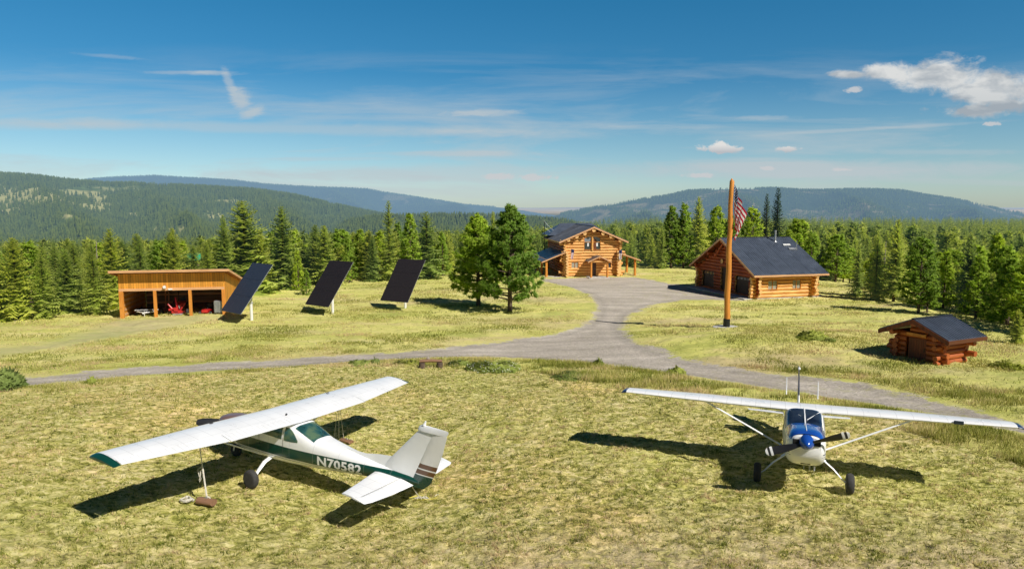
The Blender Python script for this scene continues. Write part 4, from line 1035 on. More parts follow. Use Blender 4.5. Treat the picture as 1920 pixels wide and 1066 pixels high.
for sg in (-1, 1):
    mb = MB()
    if sg > 0 or True:
        B1.side_patch(mb, -4.26, -3.72, lambda x: 1.38 + .03 * ((x + 3.72) / -.54) ** 2, lambda x: 1.76 - .30 * max(0, (-3.82 - x) / .44) ** 1.7, sg)
    mb.build('side_window', M['tint1'], A1, smooth=True)
    mb = MB(); B1.side_patch(mb, -3.62, -2.72, lambda x: 1.38, lambda x: 1.79 - .16 * max(0, (x + 3.0) / .28), sg); mb.build('door_window', M['tint1'], A1, smooth=True)
    mb = MB()
    for xx in (-2.62, -3.67):
        mb.add([(xx, sg * (B1.side(xx, z) + .005), z) for z in (.70, 1.0, 1.3, 1.60, 1.82)] + [(xx - .014, sg * (B1.side(xx, z) + .005), z) for z in (.70, 1.0, 1.3, 1.60, 1.82)], [(i, i + 1, i + 6, i + 5) for i in range(4)])
    d = mb.build('door_seam', simple('dark_door_seam', (.10, .11, .11), .6), A1)  # dark grey strips along the door joints
    mb = MB(); mb.tube([(-2.75, sg * .56, .70), (-2.62, sg * 2.70, 1.845)], [.048, .048], 10, flat=.45); mb.build('wing_strut', M['whitep'], A1, smooth=True)
    mb = MB(); mb.tube([(-3.05, sg * .42, .66), (-3.12, sg * .75, .60), (-3.24, sg * 1.10, .42), (-3.28, sg * 1.25, .30)], [.085, .075, .055, .045], 10, flat=.45); mb.build('landing_gear_leg', M['whitep'], A1, smooth=True)
    wheel(A1, (-3.28, sg * 1.36, .285), .285, .20)
mb = MB(); B1.top_patch(mb, -4.02, -4.78, lambda x: .41 + .05 * (x + 4.0)); mb.build('rear_window', M['tint1'], A1, smooth=True)
mb = MB(); B1.top_patch(mb, -1.98, -2.50, lambda x: .50); mb.build('windshield', M['tint1'], A1, smooth=True)
mb = MB(); mb.tube([(-4.76, .0, 1.60), (-4.74, 0, 1.50)], .012, 6); mb.tube([(-4.74, .02, 1.57), (-4.84, .02, 1.82)], .006, 5); mb.tube([(-3.4, .25, 1.98), (-3.45, .25, 2.06)], .03, 8); mb.build('antenna', M['prop'], A1)
mb = MB(); mb.tube([(-1.0, 0, .62), (-.88, 0, .36)], [.045, .035], 8); mb.tube([(-.88, -.10, .36), (-.88, .10, .36)], .03, 6); mb.tube([(-.88, .10, .36), (-.86, .10, .22)], .025, 6); mb.tube([(-.88, -.10, .36), (-.86, -.10, .22)], .025, 6); mb.build('nose_gear_leg', M['whitep'], A1, smooth=True)
wheel(A1, (-.86, 0, .22), .22, .15)
text_on_body(A1, B1, 'N70582', -5.02, .892, .305, 1.56, 1, M['whitep'], .030)
# fuel caps and tie-down rings on the wing
mb = MB()
for sg in (-1, 1):
    for dx in (0, .12): mb.box((-2.62 - dx, sg * 2.25 + dx * .8, 1.86 + 2.25 / 5.4 * .13 + .145), (.045, .10, .012))
mb.build('fuel_cap', M['prop'], A1)
# tail
def blade_surface(name, secs, mat, parent, smooth=True):
    mb = MB(); mb.loft(secs); return mb.build(name, mat, parent, smooth=smooth)
def vsec(x, z, ch, th, t0=0, t1=1): return afsec(x, 0, z, ch, th, t0, t1, cam=0, vert=True)
# fin: LE from dorsal fairing to the top; hinge at .62
blade_surface('fin', [vsec(-7.05, 1.20, 1.36, .10), vsec(-7.35, 1.55, 1.10, .10), vsec(-7.72, 1.95, .92, .095), vsec(-8.25, 2.52, .66, .09), vsec(-8.42, 2.68, .58, .08)], M['fin1'], A1)
mb = MB(); mb.loft([[Vector((-5.55, .02, 1.40)), Vector((-5.55, -.02, 1.40)), Vector((-5.55, 0, 1.47))], [Vector((-6.5, .05, 1.30)), Vector((-6.5, -.05, 1.30)), Vector((-6.5, 0, 1.50))], [Vector((-7.0, .06, 1.25)), Vector((-7.0, -.06, 1.25)), Vector((-7.0, 0, 1.60))], [Vector((-7.5, .05, 1.25)), Vector((-7.5, -.05, 1.25)), Vector((-7.5, 0, 1.66))]]); mb.build('dorsal_fairing', M['fin1'], A1, smooth=True)
blade_surface('rudder', [vsec(-8.00, 1.0, .60, .16, 0, 1), vsec(-8.20, 1.20, .62, .12, 0, 1), vsec(-8.38, 1.6, .62, .10), vsec(-8.60, 2.15, .58, .09), vsec(-8.80, 2.62, .48, .09)], M['rudder1'], A1)
mb = MB(); mb.loft([vsec(-8.30, 2.62, .96, .11), vsec(-8.34, 2.73, .98, .10), vsec(-8.42, 2.78, .88, .05)]); mb.tube([(-8.50, 0, 2.78), (-8.55, 0, 2.90)], [.05, .02], 8); mb.build('fin_cap', M['whitep'], A1, smooth=True)
for sg in (-1, 1):
    blade_surface('horizontal_stabiliser', [afsec(-6.98, sg * .08, 1.14, .86, .09, cam=0), afsec(-7.20, sg * 1.0, 1.15, .68, .09, cam=0), afsec(-7.38, sg * 1.86, 1.16, .52, .09, cam=0)], M['white'], A1)
    blade_surface('elevator', [afsec(-7.86, sg * .14, 1.15, .50, .09, cam=0, tw=.12), afsec(-7.90, sg * 1.0, 1.15, .44, .09, cam=0, tw=.12), afsec(-7.915, sg * 1.70, 1.16, .36, .09, cam=0, tw=.12), afsec(-7.72, sg * 1.88, 1.16, .46, .08, cam=0, tw=.12)], M['whitec'], A1)
mb = MB(); mb.tube([(-8.46, 0, 1.14), (-8.53, 0, 1.14)], [.03, .015], 8); mb.build('tail_light', M['whitep'], A1, smooth=True)

# ---- right aircraft: tail wheel type with blue cowling
A2 = empty('light_aircraft', label='white tail wheel aircraft with blue cowling top and black propeller facing the camera', cat='aircraft')
place_plane(A2, PL2, R(-110.9))
B2 = Body([(-.22, .36, 1.34, 1.88, 2.8), (-.32, .46, 1.16, 1.93, 3.2), (-.6, .51, .98, 1.95, 3.6), (-1.25, .54, .86, 1.92, 3.6), (-1.42, .55, .84, 1.90, 3.6), (-2.18, .56, .78, 2.15, 4.2), (-3.2, .56, .74, 2.06, 4.2), (-4.0, .50, .70, 1.88, 3.6), (-5.0, .38, .68, 1.62, 3.0), (-6.0, .25, .66, 1.28, 2.6), (-7.0, .12, .66, 1.02, 2.4), (-7.5, .05, .68, .86, 2.2)])
mb = MB(); B2.mesh(mb, -1.38, -7.5, 80); mb.build('fuselage', M['fus2'], A2, smooth=True)
mb = MB(); B2.mesh(mb, -.22, -1.37, 22); mb.build('cowling', M['fus2'], A2, smooth=True)
mb = MB()
g = []
for i in range(15):
    x = -.27 - 1.10 * i / 14; w = B2.par(x)[0] * .945
    g.append([(x, -w + 2 * w * j / 16, B2.top(x, -w + 2 * w * j / 16) + .012 + .03 * math.cos((j / 8 - 1) * 1.57)) for j in range(17)])
vs = [v for r_ in g for v in r_]; mb.add(vs, [(i * 17 + j, i * 17 + j + 1, (i + 1) * 17 + j + 1, (i + 1) * 17 + j) for i in range(14) for j in range(16)])
mb.build('cowling_top', M['bluepaint'], A2, smooth=True)
mb = MB(); mb.box((-.85, 0, 1.995), (.8, .02, .02)); mb.build('cowling_hinge', M['whitep'], A2)
mb = MB()
for sg in (-1, 1): mb.box((-.24, sg * .265, 1.72), (.10, .17, .15))
mb.box((-.52, 0, 1.10), (.16, .26, .09)); mb.build('air_intake', M['dark'], A2, bevel=.02)
mb = MB(); mb.lathe((-.20, 0, 1.73), (1, 0, -.05), [(-.08, .20), (.05, .195), (.15, .16), (.24, .10), (.30, .04), (.315, .004)], 24); mb.build('spinner', M['bluepaint'], A2, smooth=True)
prop(A2, (-.10, 0, 1.73), 1.08, R(19.5), tips=True)
W2, sec2 = make_wing(A2, 2.07, 2.13, -2.32, 2.75, 5.32, 1.60, 1.12, .12, M['white'], M['whitec'], paint('navy_tip_paint', NAVY), .03, tw=.10)
mb = MB(); B2.top_patch(mb, -1.42, -2.26, lambda x: .515, nx=8); ws = mb.build('windshield', M['tint2'], A2, smooth=True)
mb = MB(); mb.tube([(-1.42, 0, B2.top(-1.42, 0) + .01), (-1.8, 0, B2.top(-1.8, 0) + .02), (-2.28, 0, B2.top(-2.28, 0) + .02)], .022, 6); mb.build('windshield_post', M['whitep'], A2)
mb = MB(); mb.tube([(-1.6, .05, B2.top(-1.6, .05) + .03), (-2.18, .42, B2.top(-2.18, .42) + .03)], .010, 6); mb.tube([(-1.8, -.1, B2.top(-1.8, -.1) + .015), (-2.15, -.4, B2.top(-2.15, -.4) + .015)], .005, 6); mb.build('cabin_brace_tube', M['whitep'], A2)
for sg in (-1, 1):
    mb = MB(); B2.side_patch(mb, -3.2, -1.8, lambda x: 1.62, lambda x: 1.98 - .22 * max(0, (x + 2.2) / .4), sg); mb.build('side_window', M['tint2'], A2, smooth=True)
    mb = MB(); mb.tube([(-2.05, sg * .54, 1.02), (-2.52, sg * 2.85, 2.05)], [.047, .047], 10, flat=.5); mb.build('wing_strut', M['whitep'], A2, smooth=True)
    mb = MB(); mb.tube([(-1.75, sg * .42, .92), (-1.70, sg * .80, .62), (-1.64, sg * 1.04, .36), (-1.62, sg * 1.13, .30)], [.050, .042, .036, .034], 10, flat=.5); mb.tube([(-1.80, sg * .47, .90), (-1.79, sg * .60, .80)], .02, 6); mb.build('landing_gear_leg', M['whitep'], A2, smooth=True)
    wheel(A2, (-1.60, sg * 1.23, .29), .29, .21)
    blade_surface('horizontal_stabiliser', [afsec(-6.15, sg * .10, .98, .62, .09, cam=0, tw=.16), afsec(-6.28, sg * 1.0, .97, .52, .09, cam=0, tw=.16), afsec(-6.45, sg * 1.66, .95, .38, .09, cam=0, tw=.16)], M['whitep'], A2)
    blade_surface('elevator', [afsec(-6.80, sg * .14, .87, .40, .08, cam=0, tw=.16), afsec(-6.84, sg * 1.0, .875, .36, .08, cam=0, tw=.16), afsec(-6.86, sg * 1.70, .88, .26, .08, cam=0, tw=.16)], M['whitec'], A2)
    mb = MB(); mb.tube([(-4.35 if sg < 0 else -4.05, sg * .46, 2.08), (-4.48 if sg < 0 else -4.16, sg * .46, 2.62)], [.022, .010], 6); mb.build('whip_antenna', M['whitep'], A2)
blade_surface('fin', [vsec(-6.05, 1.02, 1.05, .09), vsec(-6.50, 1.55, .80, .09), vsec(-6.92, 2.12, .54, .08), vsec(-7.05, 2.38, .44, .07)], M['fin2'], A2)
blade_surface('rudder', [vsec(-7.12, .80, .44, .10), vsec(-7.31, 1.5, .44, .09), vsec(-7.47, 2.12, .38, .08), vsec(-7.42, 2.44, .34, .07)], M['fin2'], A2)
mb = MB(); mb.lathe((-7.15, 0, 2.42), (0, 0, 1), [(-.03, .02), (0, .05), (.05, .045), (.08, .01)], 10); mb.build('beacon', M['whitep'], A2, smooth=True)
mb = MB(); mb.tube([(-7.1, 0, .66), (-7.55, 0, .22)], [.035, .022], 8); mb.build('tail_spring', M['whitep'], A2); wheel(A2, (-7.58, 0, .12), .12, .08)
mb = MB()
for sg in (-1, 1): mb.tube([(-1.0, .20 + .06 * sg, .95), (-1.02, .20 + .06 * sg, .76), (-.95, .20 + .06 * sg, .74)], .022, 8)
mb.tube([(-.72, -.02, .98), (-.74, -.02, .82)], .012, 6); mb.build('exhaust_pipe', M['galv'], A2)
mb = MB(); q = sec2(3.9, 0, .735); mb.add([(-2.60 - .07, 3.8, 2.12 + .155), (-2.60 - .07, 4.05, 2.12 + .155), (-2.60 - .02, 4.05, 2.12 + .03), (-2.60 - .02, 3.8, 2.12 + .03)], [(0, 1, 2, 3)])
mb = MB(); mb.box((-2.345, 3.93, 2.135), (.05, .24, .10)); mb.build('landing_light', M['winglass'], A2, bevel=.015)

# ---- tie-downs: blocks, ropes, chocks
def rope_line(mb, a, b, sag=.06, r=.013, n=8):
    a, b = Vector(a), Vector(b); mb.tube([a.lerp(b, i / n) - Vector((0, 0, sag * math.sin(math.pi * i / n))) for i in range(n + 1)], r, 6)
MW1 = A1.matrix_world.copy()
def wl(v): return MW1 @ Vector(v)
def tie_block(px, py, rz, label, size=(.62, .30, .22)):
    g = G(px, py); e = empty('tie_down_block', (g.x, g.y, Zs(g.x, g.y)), rz, label, 'wooden block')
    mb = MB(); n = 18; pr = []
    sx_, sy_, sz_ = size
    rings = []
    for i in range(7):
        x = -sx_ / 2 + sx_ * i / 6
        rings.append([Vector((x, sy_ / 2 * math.cos(a), max(-.05, sz_ * .55 + sz_ * .5 * math.sin(a) * (1 + .05 * math.sin(i * 2))))) for a in [2 * math.pi * k / n for k in range(n)]])
    mb.loft(rings); mb.build('block', M['tiewood'], e, smooth=True)
    mb = MB(); mb.lathe((0, 0, sz_ * 1.02), (0, 1, 0), [(-.012, .03), (-.012, .05), (.012, .05), (.012, .03)], 12); mb.build('eye_bolt', M['galv'], e)
    return e, g
e1, g1 = tie_block(387, 946, R(-18), 'reddish wooden block tied by rope to the near wing of the green banded aircraft', (.52, .26, .19))
e2, g2 = tie_block(650, 829, R(-35), 'low reddish block under the far wing of the green banded aircraft', (.5, .24, .12))
mb = MB(); top = wl((-2.70, 2.72, 1.80)); bot = Vector((g1.x + .02, g1.y, Zs(g1.x, g1.y) + .26))
mid = top.lerp(bot, .5)
rope_line(mb, top, mid, .0, .016); rope_line(mb, mid, bot, .0, .024)
for k in range(4):
    q = mid + Vector((rnd.uniform(-.02, .02), 0, -.05 * k)); mb.tube([q, q + Vector((-.14 + .05 * k, .02, -.10)), q + Vector((-.10, 0, -.30))], .012, 5)
mb.tube([bot, bot + Vector((.10, .0, -.06)), bot + Vector((.02, .0, -.16))], .02, 6)
tag(mb.build('tie_down_rope', M['rope']), 'knotted pale rope from the near wing down to the reddish block', 'rope')
mb = MB(); top = wl((-2.70, -2.72, 1.80)); b2 = Vector((g2.x, g2.y, Zs(g2.x, g2.y) + .16))
for dx in (-.22, -.05, .12): rope_line(mb, top, b2 + Vector((dx - .25, .1, -.02)), 0, .010)
tag(mb.build('tie_down_rope', M['rope']), 'thin cords hanging from the far wing behind the rear window', 'rope')
g = G(350, 941); mb = MB(); q = []
for k in range(40):
    a = k * .55; q.append((g.x + (.18 - .002 * k) * math.cos(a) + .03 * math.sin(k), g.y + (.12) * math.sin(a), Zs(g.x, g.y) + .05 + .002 * k))
mb.tube(q, .022, 6); tag(mb.build('rope_coil', M['rope']), 'loose coil of rope in the grass left of the reddish block', 'rope')
mb = MB(); g = G(790, 938); a = wl((-8.2, 0, .98)); b = Vector((g.x, g.y, Zs(g.x, g.y) + .06)); rope_line(mb, a, b, .03, .015)
g3 = G(822, 930); pts = [b + (Vector((g3.x, g3.y, b.z)) - b) * (i / 8) + Vector((0, .10 * math.sin(i * 1.1), .03 * math.sin(i))) for i in range(9)]; mb.tube(pts, .012, 6)
for k in range(7):
    an = k * .9; mb.tube([b, b + Vector((.10 * math.cos(an), .07 * math.sin(an), .05)), b + Vector((.20 * math.cos(an + .4), .10 * math.sin(an + .4), .0))], .013, 5)
tag(mb.build('tie_down_rope', M['rope']), 'white rope staked behind the tail of the green banded aircraft', 'rope')
mb = MB(); mb.tube([b + Vector((.25 * math.cos(k * .8) * (1 + .1 * k), .14 * math.sin(k * .8), .03)) for k in range(9)] , .008, 5)
tag(mb.build('yellow_cord', M['yellowrope']), 'thin yellow cord tangled round the white tail rope', 'cord')
# ------------------------------------------------------------------ log buildings
def child_frame(o, a, b, z=0):
    """give object o (child) the frame: origin a (local x,y), x axis toward b"""
    o.location = (a[0], a[1], z); o.rotation_euler = (0, 0, math.atan2(b[1] - a[1], b[0] - a[0]))
def log_wall(parent, a, b, z0, z1, dia, mats=('log', 'logend'), ext=.35, odd=0, holes=(), roofline=None, seed=0, jitter=.1):
    """stack of round logs from a to b; holes=[(s0,s1,z0,z1)]; roofline(s)->max z"""
    g = random.Random(seed + 5); L = math.hypot(b[0] - a[0], b[1] - a[1]); mb = MB(); r = dia / 2
    z = z0 + r + (r if odd else 0); n = 10
    if odd: zs = [z0 + r * .45] 
    course = 0
    def log(s0, s1, zc, rr):
        k = max(2, int((s1 - s0) / 1.2) + 1); pts = [(s0 + (s1 - s0) * i / k, g.uniform(-.012, .012), zc + g.uniform(-.010, .010)) for i in range(k + 1)]
        rings = []
        for (x, y, zz) in pts:
            q = rr * g.uniform(.985, 1.015)
            rings.append([Vector((x, y + q * math.cos(t), zz + q * math.sin(t))) for t in [2 * math.pi * i / n for i in range(n)]])
        m = len(mb.v); mb.loft(rings, cap=False)
        mb.add(rings[0][::-1], [tuple(range(n))], 1); mb.add(rings[-1], [tuple(range(n))], 1)
    if odd:
        mb.hexa([(0, -r * .7, z0), (L, -r * .7, z0), (L, r * .7, z0), (0, r * .7, z0), (0, -r * .7, z0 + r), (L, -r * .7, z0 + r), (L, r * .7, z0 + r), (0, r * .7, z0 + r)])
    while z + r * .55 < z1 or (roofline and z < z1):
        e0 = ext * g.uniform(1 - jitter * 3, 1 + jitter * 2); e1 = ext * g.uniform(1 - jitter * 3, 1 + jitter * 2)
        s0, s1 = -e0, L + e1
        if roofline:
            ss = [i * L / 200 for i in range(-10, 211)]; ok = [s for s in ss if roofline(s) > z + r * .8]
            if not ok: break
            s0 = max(s0, min(ok)) if min(ok) > 0 else s0; s1 = min(s1, max(ok)) if max(ok) < L else s1
        segs = [(s0, s1)]
        for (h0, h1, ha, hb) in holes:
            if ha < z < hb:
                ns = []
                for (p, q) in segs:
                    if h1 <= p or h0 >= q: ns.append((p, q)); continue
                    if h0 > p: ns.append((p, h0))
                    if h1 < q: ns.append((h1, q))
                segs = ns
        for (p, q) in segs:
            if q - p > .1: log(p, q, z, r * g.uniform(.98, 1.07))
        z += dia * .985; course += 1
    hmax = z1 if not roofline else min(z1, roofline(.2))
    cur = 0.0
    for (h0, h1, ha, hb) in sorted(holes) + [(L, L, 0, 0)]:
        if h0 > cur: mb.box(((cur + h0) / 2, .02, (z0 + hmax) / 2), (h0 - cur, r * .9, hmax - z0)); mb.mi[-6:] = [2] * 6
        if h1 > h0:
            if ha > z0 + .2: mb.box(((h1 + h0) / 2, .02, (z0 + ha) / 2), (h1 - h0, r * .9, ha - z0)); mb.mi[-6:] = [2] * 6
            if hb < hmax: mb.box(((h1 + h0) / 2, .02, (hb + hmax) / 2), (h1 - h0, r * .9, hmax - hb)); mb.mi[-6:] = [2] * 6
        cur = max(cur, h1)
    o = mb.build('log_wall', [M[mats[0]], M[mats[1]], M['gapshade']], parent, smooth=True); child_frame(o, a, b)
    return o
def box_part(name, mat, parent, a, b, c0, c1, loc_z=0, bevel=0, mt=None):
    """axis box part in parent frame: c0,c1 opposite corners"""
    mb = MB(); c = [(p + q) / 2 for p, q in zip(c0, c1)]; d = [abs(q - p) for p, q in zip(c0, c1)]
    mb.box(c, d); return mb.build(name, mat, parent, bevel=bevel)
def boxp(name, mat, parent, c0, c1, bevel=0):
    return box_part(name, M[mat] if isinstance(mat, str) else mat, parent, 0, 0, c0, c1, 0, bevel)
def slab(name, mat, parent, pts, th, bevel=0):
    """sloped slab: 4 top points in order, thickness straight down"""
    mb = MB(); p = [Vector(q) for q in pts]; lo = [q - Vector((0, 0, th)) for q in p]
    mb.add(lo + p, [(3, 2, 1, 0), (4, 5, 6, 7), (0, 1, 5, 4), (1, 2, 6, 5), (2, 3, 7, 6), (3, 0, 4, 7)])
    return mb.build(name, M[mat] if isinstance(mat, str) else mat, parent, bevel=bevel)
def ribs(mb, p0, p1, q0, q1, n, w=.03, h=.035):
    """standing ribs from the line p0-p1 (ridge) to q0-q1 (eave)"""
    for i in range(n + 1):
        t = i / n; a = Vector(p0).lerp(Vector(p1), t); b = Vector(q0).lerp(Vector(q1), t); d = (Vector(p1) - Vector(p0)).normalized() * w / 2
        up = Vector((0, 0, h)); mb.hexa([a - d, b - d, b + d, a + d, a - d * .6 + up, b - d * .6 + up, b + d * .6 + up, a + d * .6 + up])
def gable_roof(parent, x0, x1, ym, hw, zr, ze, axis='x', th=.10, nrib=24, fascia='trimwood', under='plank', swap=False, mat=None):
    """ridge along local x (axis x) at y=ym, or along y with roles swapped; two slabs, a ridge cap, fascia boards"""
    def T(x, y, z): return (x, y, z) if axis == 'x' else (y, x, z)
    rm = mat or ('roofx' if axis == 'x' else 'roofy')
    for sg in (-1, 1):
        o = slab('roof', rm, parent, [T(x0, ym, zr), T(x1, ym, zr), T(x1, ym + sg * hw, ze), T(x0, ym + sg * hw, ze)], .045)
        mb = MB(); ribs(mb, T(x0 + .03, ym, zr + .002), T(x1 - .03, ym, zr + .002), T(x0 + .03, ym + sg * hw, ze + .002), T(x1 - .03, ym + sg * hw, ze + .002), nrib); mb.build('roof_rib', M[rm], o)
        slab('roof_deck', under, parent, [T(x0 + .03, ym + sg * .02, zr - .05), T(x1 - .03, ym + sg * .02, zr - .05), T(x1 - .03, ym + sg * (hw - .03), ze - .05), T(x0 + .03, ym + sg * (hw - .03), ze - .05)], .10)
        # fascia along the gable slopes and along the eave
        for xx, dx in ((x0, -.045), (x1, .045)):
            a = [T(xx, ym, zr - .03), T(xx + dx, ym, zr - .03), T(xx + dx, ym + sg * hw, ze - .03), T(xx, ym + sg * hw, ze - .03)]
            slab('barge_board', fascia, parent, a, .24)
        mb = MB(); c = T((x0 + x1) / 2, ym + sg * (hw + .028), ze - .13); d = T(x1 - x0 + .06, .05, .20); mb.box(c, d); mb.build('eave_board', M[fascia], parent)
    mb = MB(); mb.tube([T(x0 - .04, ym, zr + .02), T(x1 + .04, ym, zr + .02)], .09, 8, flat=.5); mb.build('ridge_cap', M['blackmetal'], parent)
def window_part(parent, x0, x1, z0, z1, y, face='-y', cols=2, mat='winglass', frame='beam', curtain=None):
    """window set in a wall whose outside faces -y of the frame"""
    mb = MB(); t = .07
    def bx(xa, xb, za, zb_, ya, yb):
        mb.box(((xa + xb) / 2, (ya + yb) / 2, (za + zb_) / 2), (xb - xa, yb - ya, zb_ - za))
    bx(x0 - t, x1 + t, z1, z1 + t, y - .05, y + .10); bx(x0 - t, x1 + t, z0 - t, z0, y - .07, y + .10)
    bx(x0 - t, x0, z0, z1, y - .05, y + .10); bx(x1, x1 + t, z0, z1, y - .05, y + .10)
    for i in range(1, cols): xm = x0 + (x1 - x0) * i / cols; bx(xm - .025, xm + .025, z0, z1, y - .02, y + .08)
    o = mb.build('window', M[frame], parent)
    p = MB(); p.quad((x0, y + .05, z0), (x1, y + .05, z0), (x1, y + .05, z1), (x0, y + .05, z1)); p.build('pane', M[mat], o)
    return o
def curtain_mat():
    m = NT('curtained_window_glass'); s = m.sep(m.coord()); k = m.math('SINE', m.math('MULTIPLY', s[0], 42))
    col = m.ramp(m.mr(k, -1, 1), [(0, (.20, .19, .15)), (1, (.50, .48, .38))]); return m.done(m.bsdf(col, .25, 0, None, .6, .5))
M['curtain'] = curtain_mat()

# ---- garage
g = G(1417, 561); GA = empty('log_garage', (g.x, g.y, -2.03), R(14.5), 'log garage with dark ribbed roof standing beside the driveway behind the flagpole', 'garage')
GW, GL = 12.1, 7.1; ZE, ZR = 2.75, 6.15
boxp('foundation', 'concrete', GA, (-1.6, -.25, -.6), (GL + .45, GW + .3, .12), .02)
boxp('foundation', 'concrete', GA, (GL + .5, -.35, -.6), (GL + 1.9, 2.0, .10), .02)
rl = lambda s: ZE + .25 + (ZR - ZE - .15) * (1 - abs(s - GW / 2) / (GW / 2))
log_wall(GA, (0, 0), (GL, 0), .12, ZE, .40, ext=.75, holes=[(1.35, 2.55, 1.05, 2.05), (4.45, 5.55, 1.05, 2.05)], seed=1)
log_wall(GA, (0, GW), (0, 0), .12, ZR, .40, mats=('logshade', 'logend'), ext=.85, odd=1, holes=[(.9, 3.6, .1, 2.35), (5.1, 6.7, .1, 2.9), (8.2, 10.9, .1, 2.35)], roofline=lambda s: rl(s), seed=2)
log_wall(GA, (GL, 0), (GL, GW), .12, ZR, .40, mats=('log', 'logend'), ext=.85, odd=1, roofline=rl, seed=3)
log_wall(GA, (0, GW), (GL, GW), .12, ZE, .40, ext=.55, seed=4)
for y0, y1, zt in ((8.5, 11.2, 2.35), (5.4, 7.0, 2.9), (1.2, 3.9, 2.35)):
    mb = MB(); mb.box((.10, (y0 + y1) / 2, zt / 2 + .08), (.08, y1 - y0, zt - .05))
    for k in range(1, 4): mb.box((.045, (y0 + y1) / 2, .12 + zt * k / 4), (.03, y1 - y0 - .1, .03))
    d = mb.build('garage_door' if zt < 2.5 else 'door', simple('dark_stained_door', (.035, .018, .012), .6), GA)
    if zt < 2.5:
        mb = MB()
        for k in range(4): yy = y0 + (y1 - y0) * (k + .5) / 4; mb.box((.048, yy, zt - .32), (.02, (y1 - y0) / 4 - .18, .26))
        mb.build('pane', M['winglass'], d)
window_part(GA, 1.38, 2.52, 1.08, 2.02, -.12, cols=2, mat='curtain'); window_part(GA, 4.48, 5.52, 1.08, 2.02, -.12, cols=2, mat='curtain')
gable_roof(GA, -.95, GL + 1.35, GW / 2, GW / 2 + 1.0, ZR + .35, ZE + .02, nrib=34, under='redplank', fascia='trimwood')
for sg in (-1, 1):
    for k in (0, .5, 1):
        mb = MB(); yy = GW / 2 + sg * k * GW / 2 * .96; zz = ZR + .02 - (ZR - ZE) * k * .93 - .1
        if sg < 0 and k == 0: continue
        mb.tube([(-.85, yy, zz), (GL + 1.2, yy, zz)], .17, 12); mb.build('purlin', [M['logshade']], GA, smooth=True)
mb = MB(); mb.tube([(-.5, GW / 2 - 1.9, 4.1), (-.5, GW / 2, 5.9)], .12, 8); mb.tube([(-.5, GW / 2 + 1.9, 4.1), (-.5, GW / 2, 5.9)], .12, 8); mb.build('brace', M['logshade'], GA, smooth=True)
mb = MB(); mb.lathe((-.22, GW / 2 + .6, 3.7), (-1, 0, 0), [(0, .02), (.02, .26), (.06, .30), (.10, .22), (.12, .02)], 12); mb.build('wall_ornament', M['logend'], GA)
mb = MB(); mb.tube([(GL - 1.3, GW / 2 - .9, 5.6), (GL - 1.3, GW / 2 - .9, 7.25)], .10, 10); mb.lathe((GL - 1.3, GW / 2 - .9, 5.95), (0, 0, 1), [(0, .24), (.12, .14), (.2, .12)], 12); mb.lathe((GL - 1.3, GW / 2 - .9, 7.2), (0, 0, 1), [(0, .14), (.10, .15), (.16, .02)], 12); mb.build('chimney_pipe', M['galv'], GA, smooth=True)
SL = (ZR + .35 - ZE - .02) / (GW / 2 + 1)
def roofz(y): return ZR + .35 - SL * (GW / 2 - y)
mb = MB(); n_ = Vector((0, -SL, 1)).normalized(); rot = Matrix.Rotation(math.atan(SL), 3, 'X')
mb.box((GL - .3, 4.35, roofz(4.35) + .07), (.95, .25, .10), rot); mb.build('skylight', M['whitepaint'], GA)
mb = MB(); mb.box((GL - .05, 3.55, roofz(3.55) + .07), (1.05, .35, .12), rot); mb.tube([(GL + .35, 3.4, roofz(3.4)), (GL + .35, 3.4, roofz(3.4) + 1.1)], .04, 8); mb.build('roof_vent', M['galv'], GA)

# ---- two storey log house
g = G(1058, 519); HO = empty('log_house', (g.x, g.y, g.z), R(6.5), 'two storey log house with dark roof and porches at the end of the driveway', 'house')
HW, HD = 8.35, 13.0; HE, HR = 5.25, 7.15
boxp('foundation', 'concrete', HO, (-.2, -.15, -.8), (HW + .2, HD, .10))
rl2 = lambda s: HE + .15 + (HR - HE) * (1 - abs(s - HW / 2) / (HW / 2)) + .05
log_wall(HO, (0, 0), (HW, 0), .10, HR, .42, ext=.55, roofline=rl2, holes=[(1.0, 2.1, 1.15, 2.25), (3.85, 4.75, .1, 2.25), (6.3, 7.0, 1.2, 2.1), (2.85, 5.35, 3.95, 6.0)], seed=11, jitter=.3)
log_wall(HO, (0, HD), (0, 0), .10, HE, .42, ext=.35, odd=1, seed=12, mats=('logshade', 'logend'))
log_wall(HO, (HW, 0), (HW, HD), .10, HE, .42, ext=.35, odd=1, seed=13)
log_wall(HO, (0, HD), (HW, HD), .10, HE, .42, ext=.35, seed=14)
# crossing log walls that show as columns of log ends beside the front
for xx in (.62, HW - 1.05):
    mb = MB(); n = 12
    for k in range(11 if xx < 2 else 9):
        r_ = .20 * rnd.uniform(.9, 1.12); zz = .35 + k * .42
        if xx < 2 and zz > 5: break
    
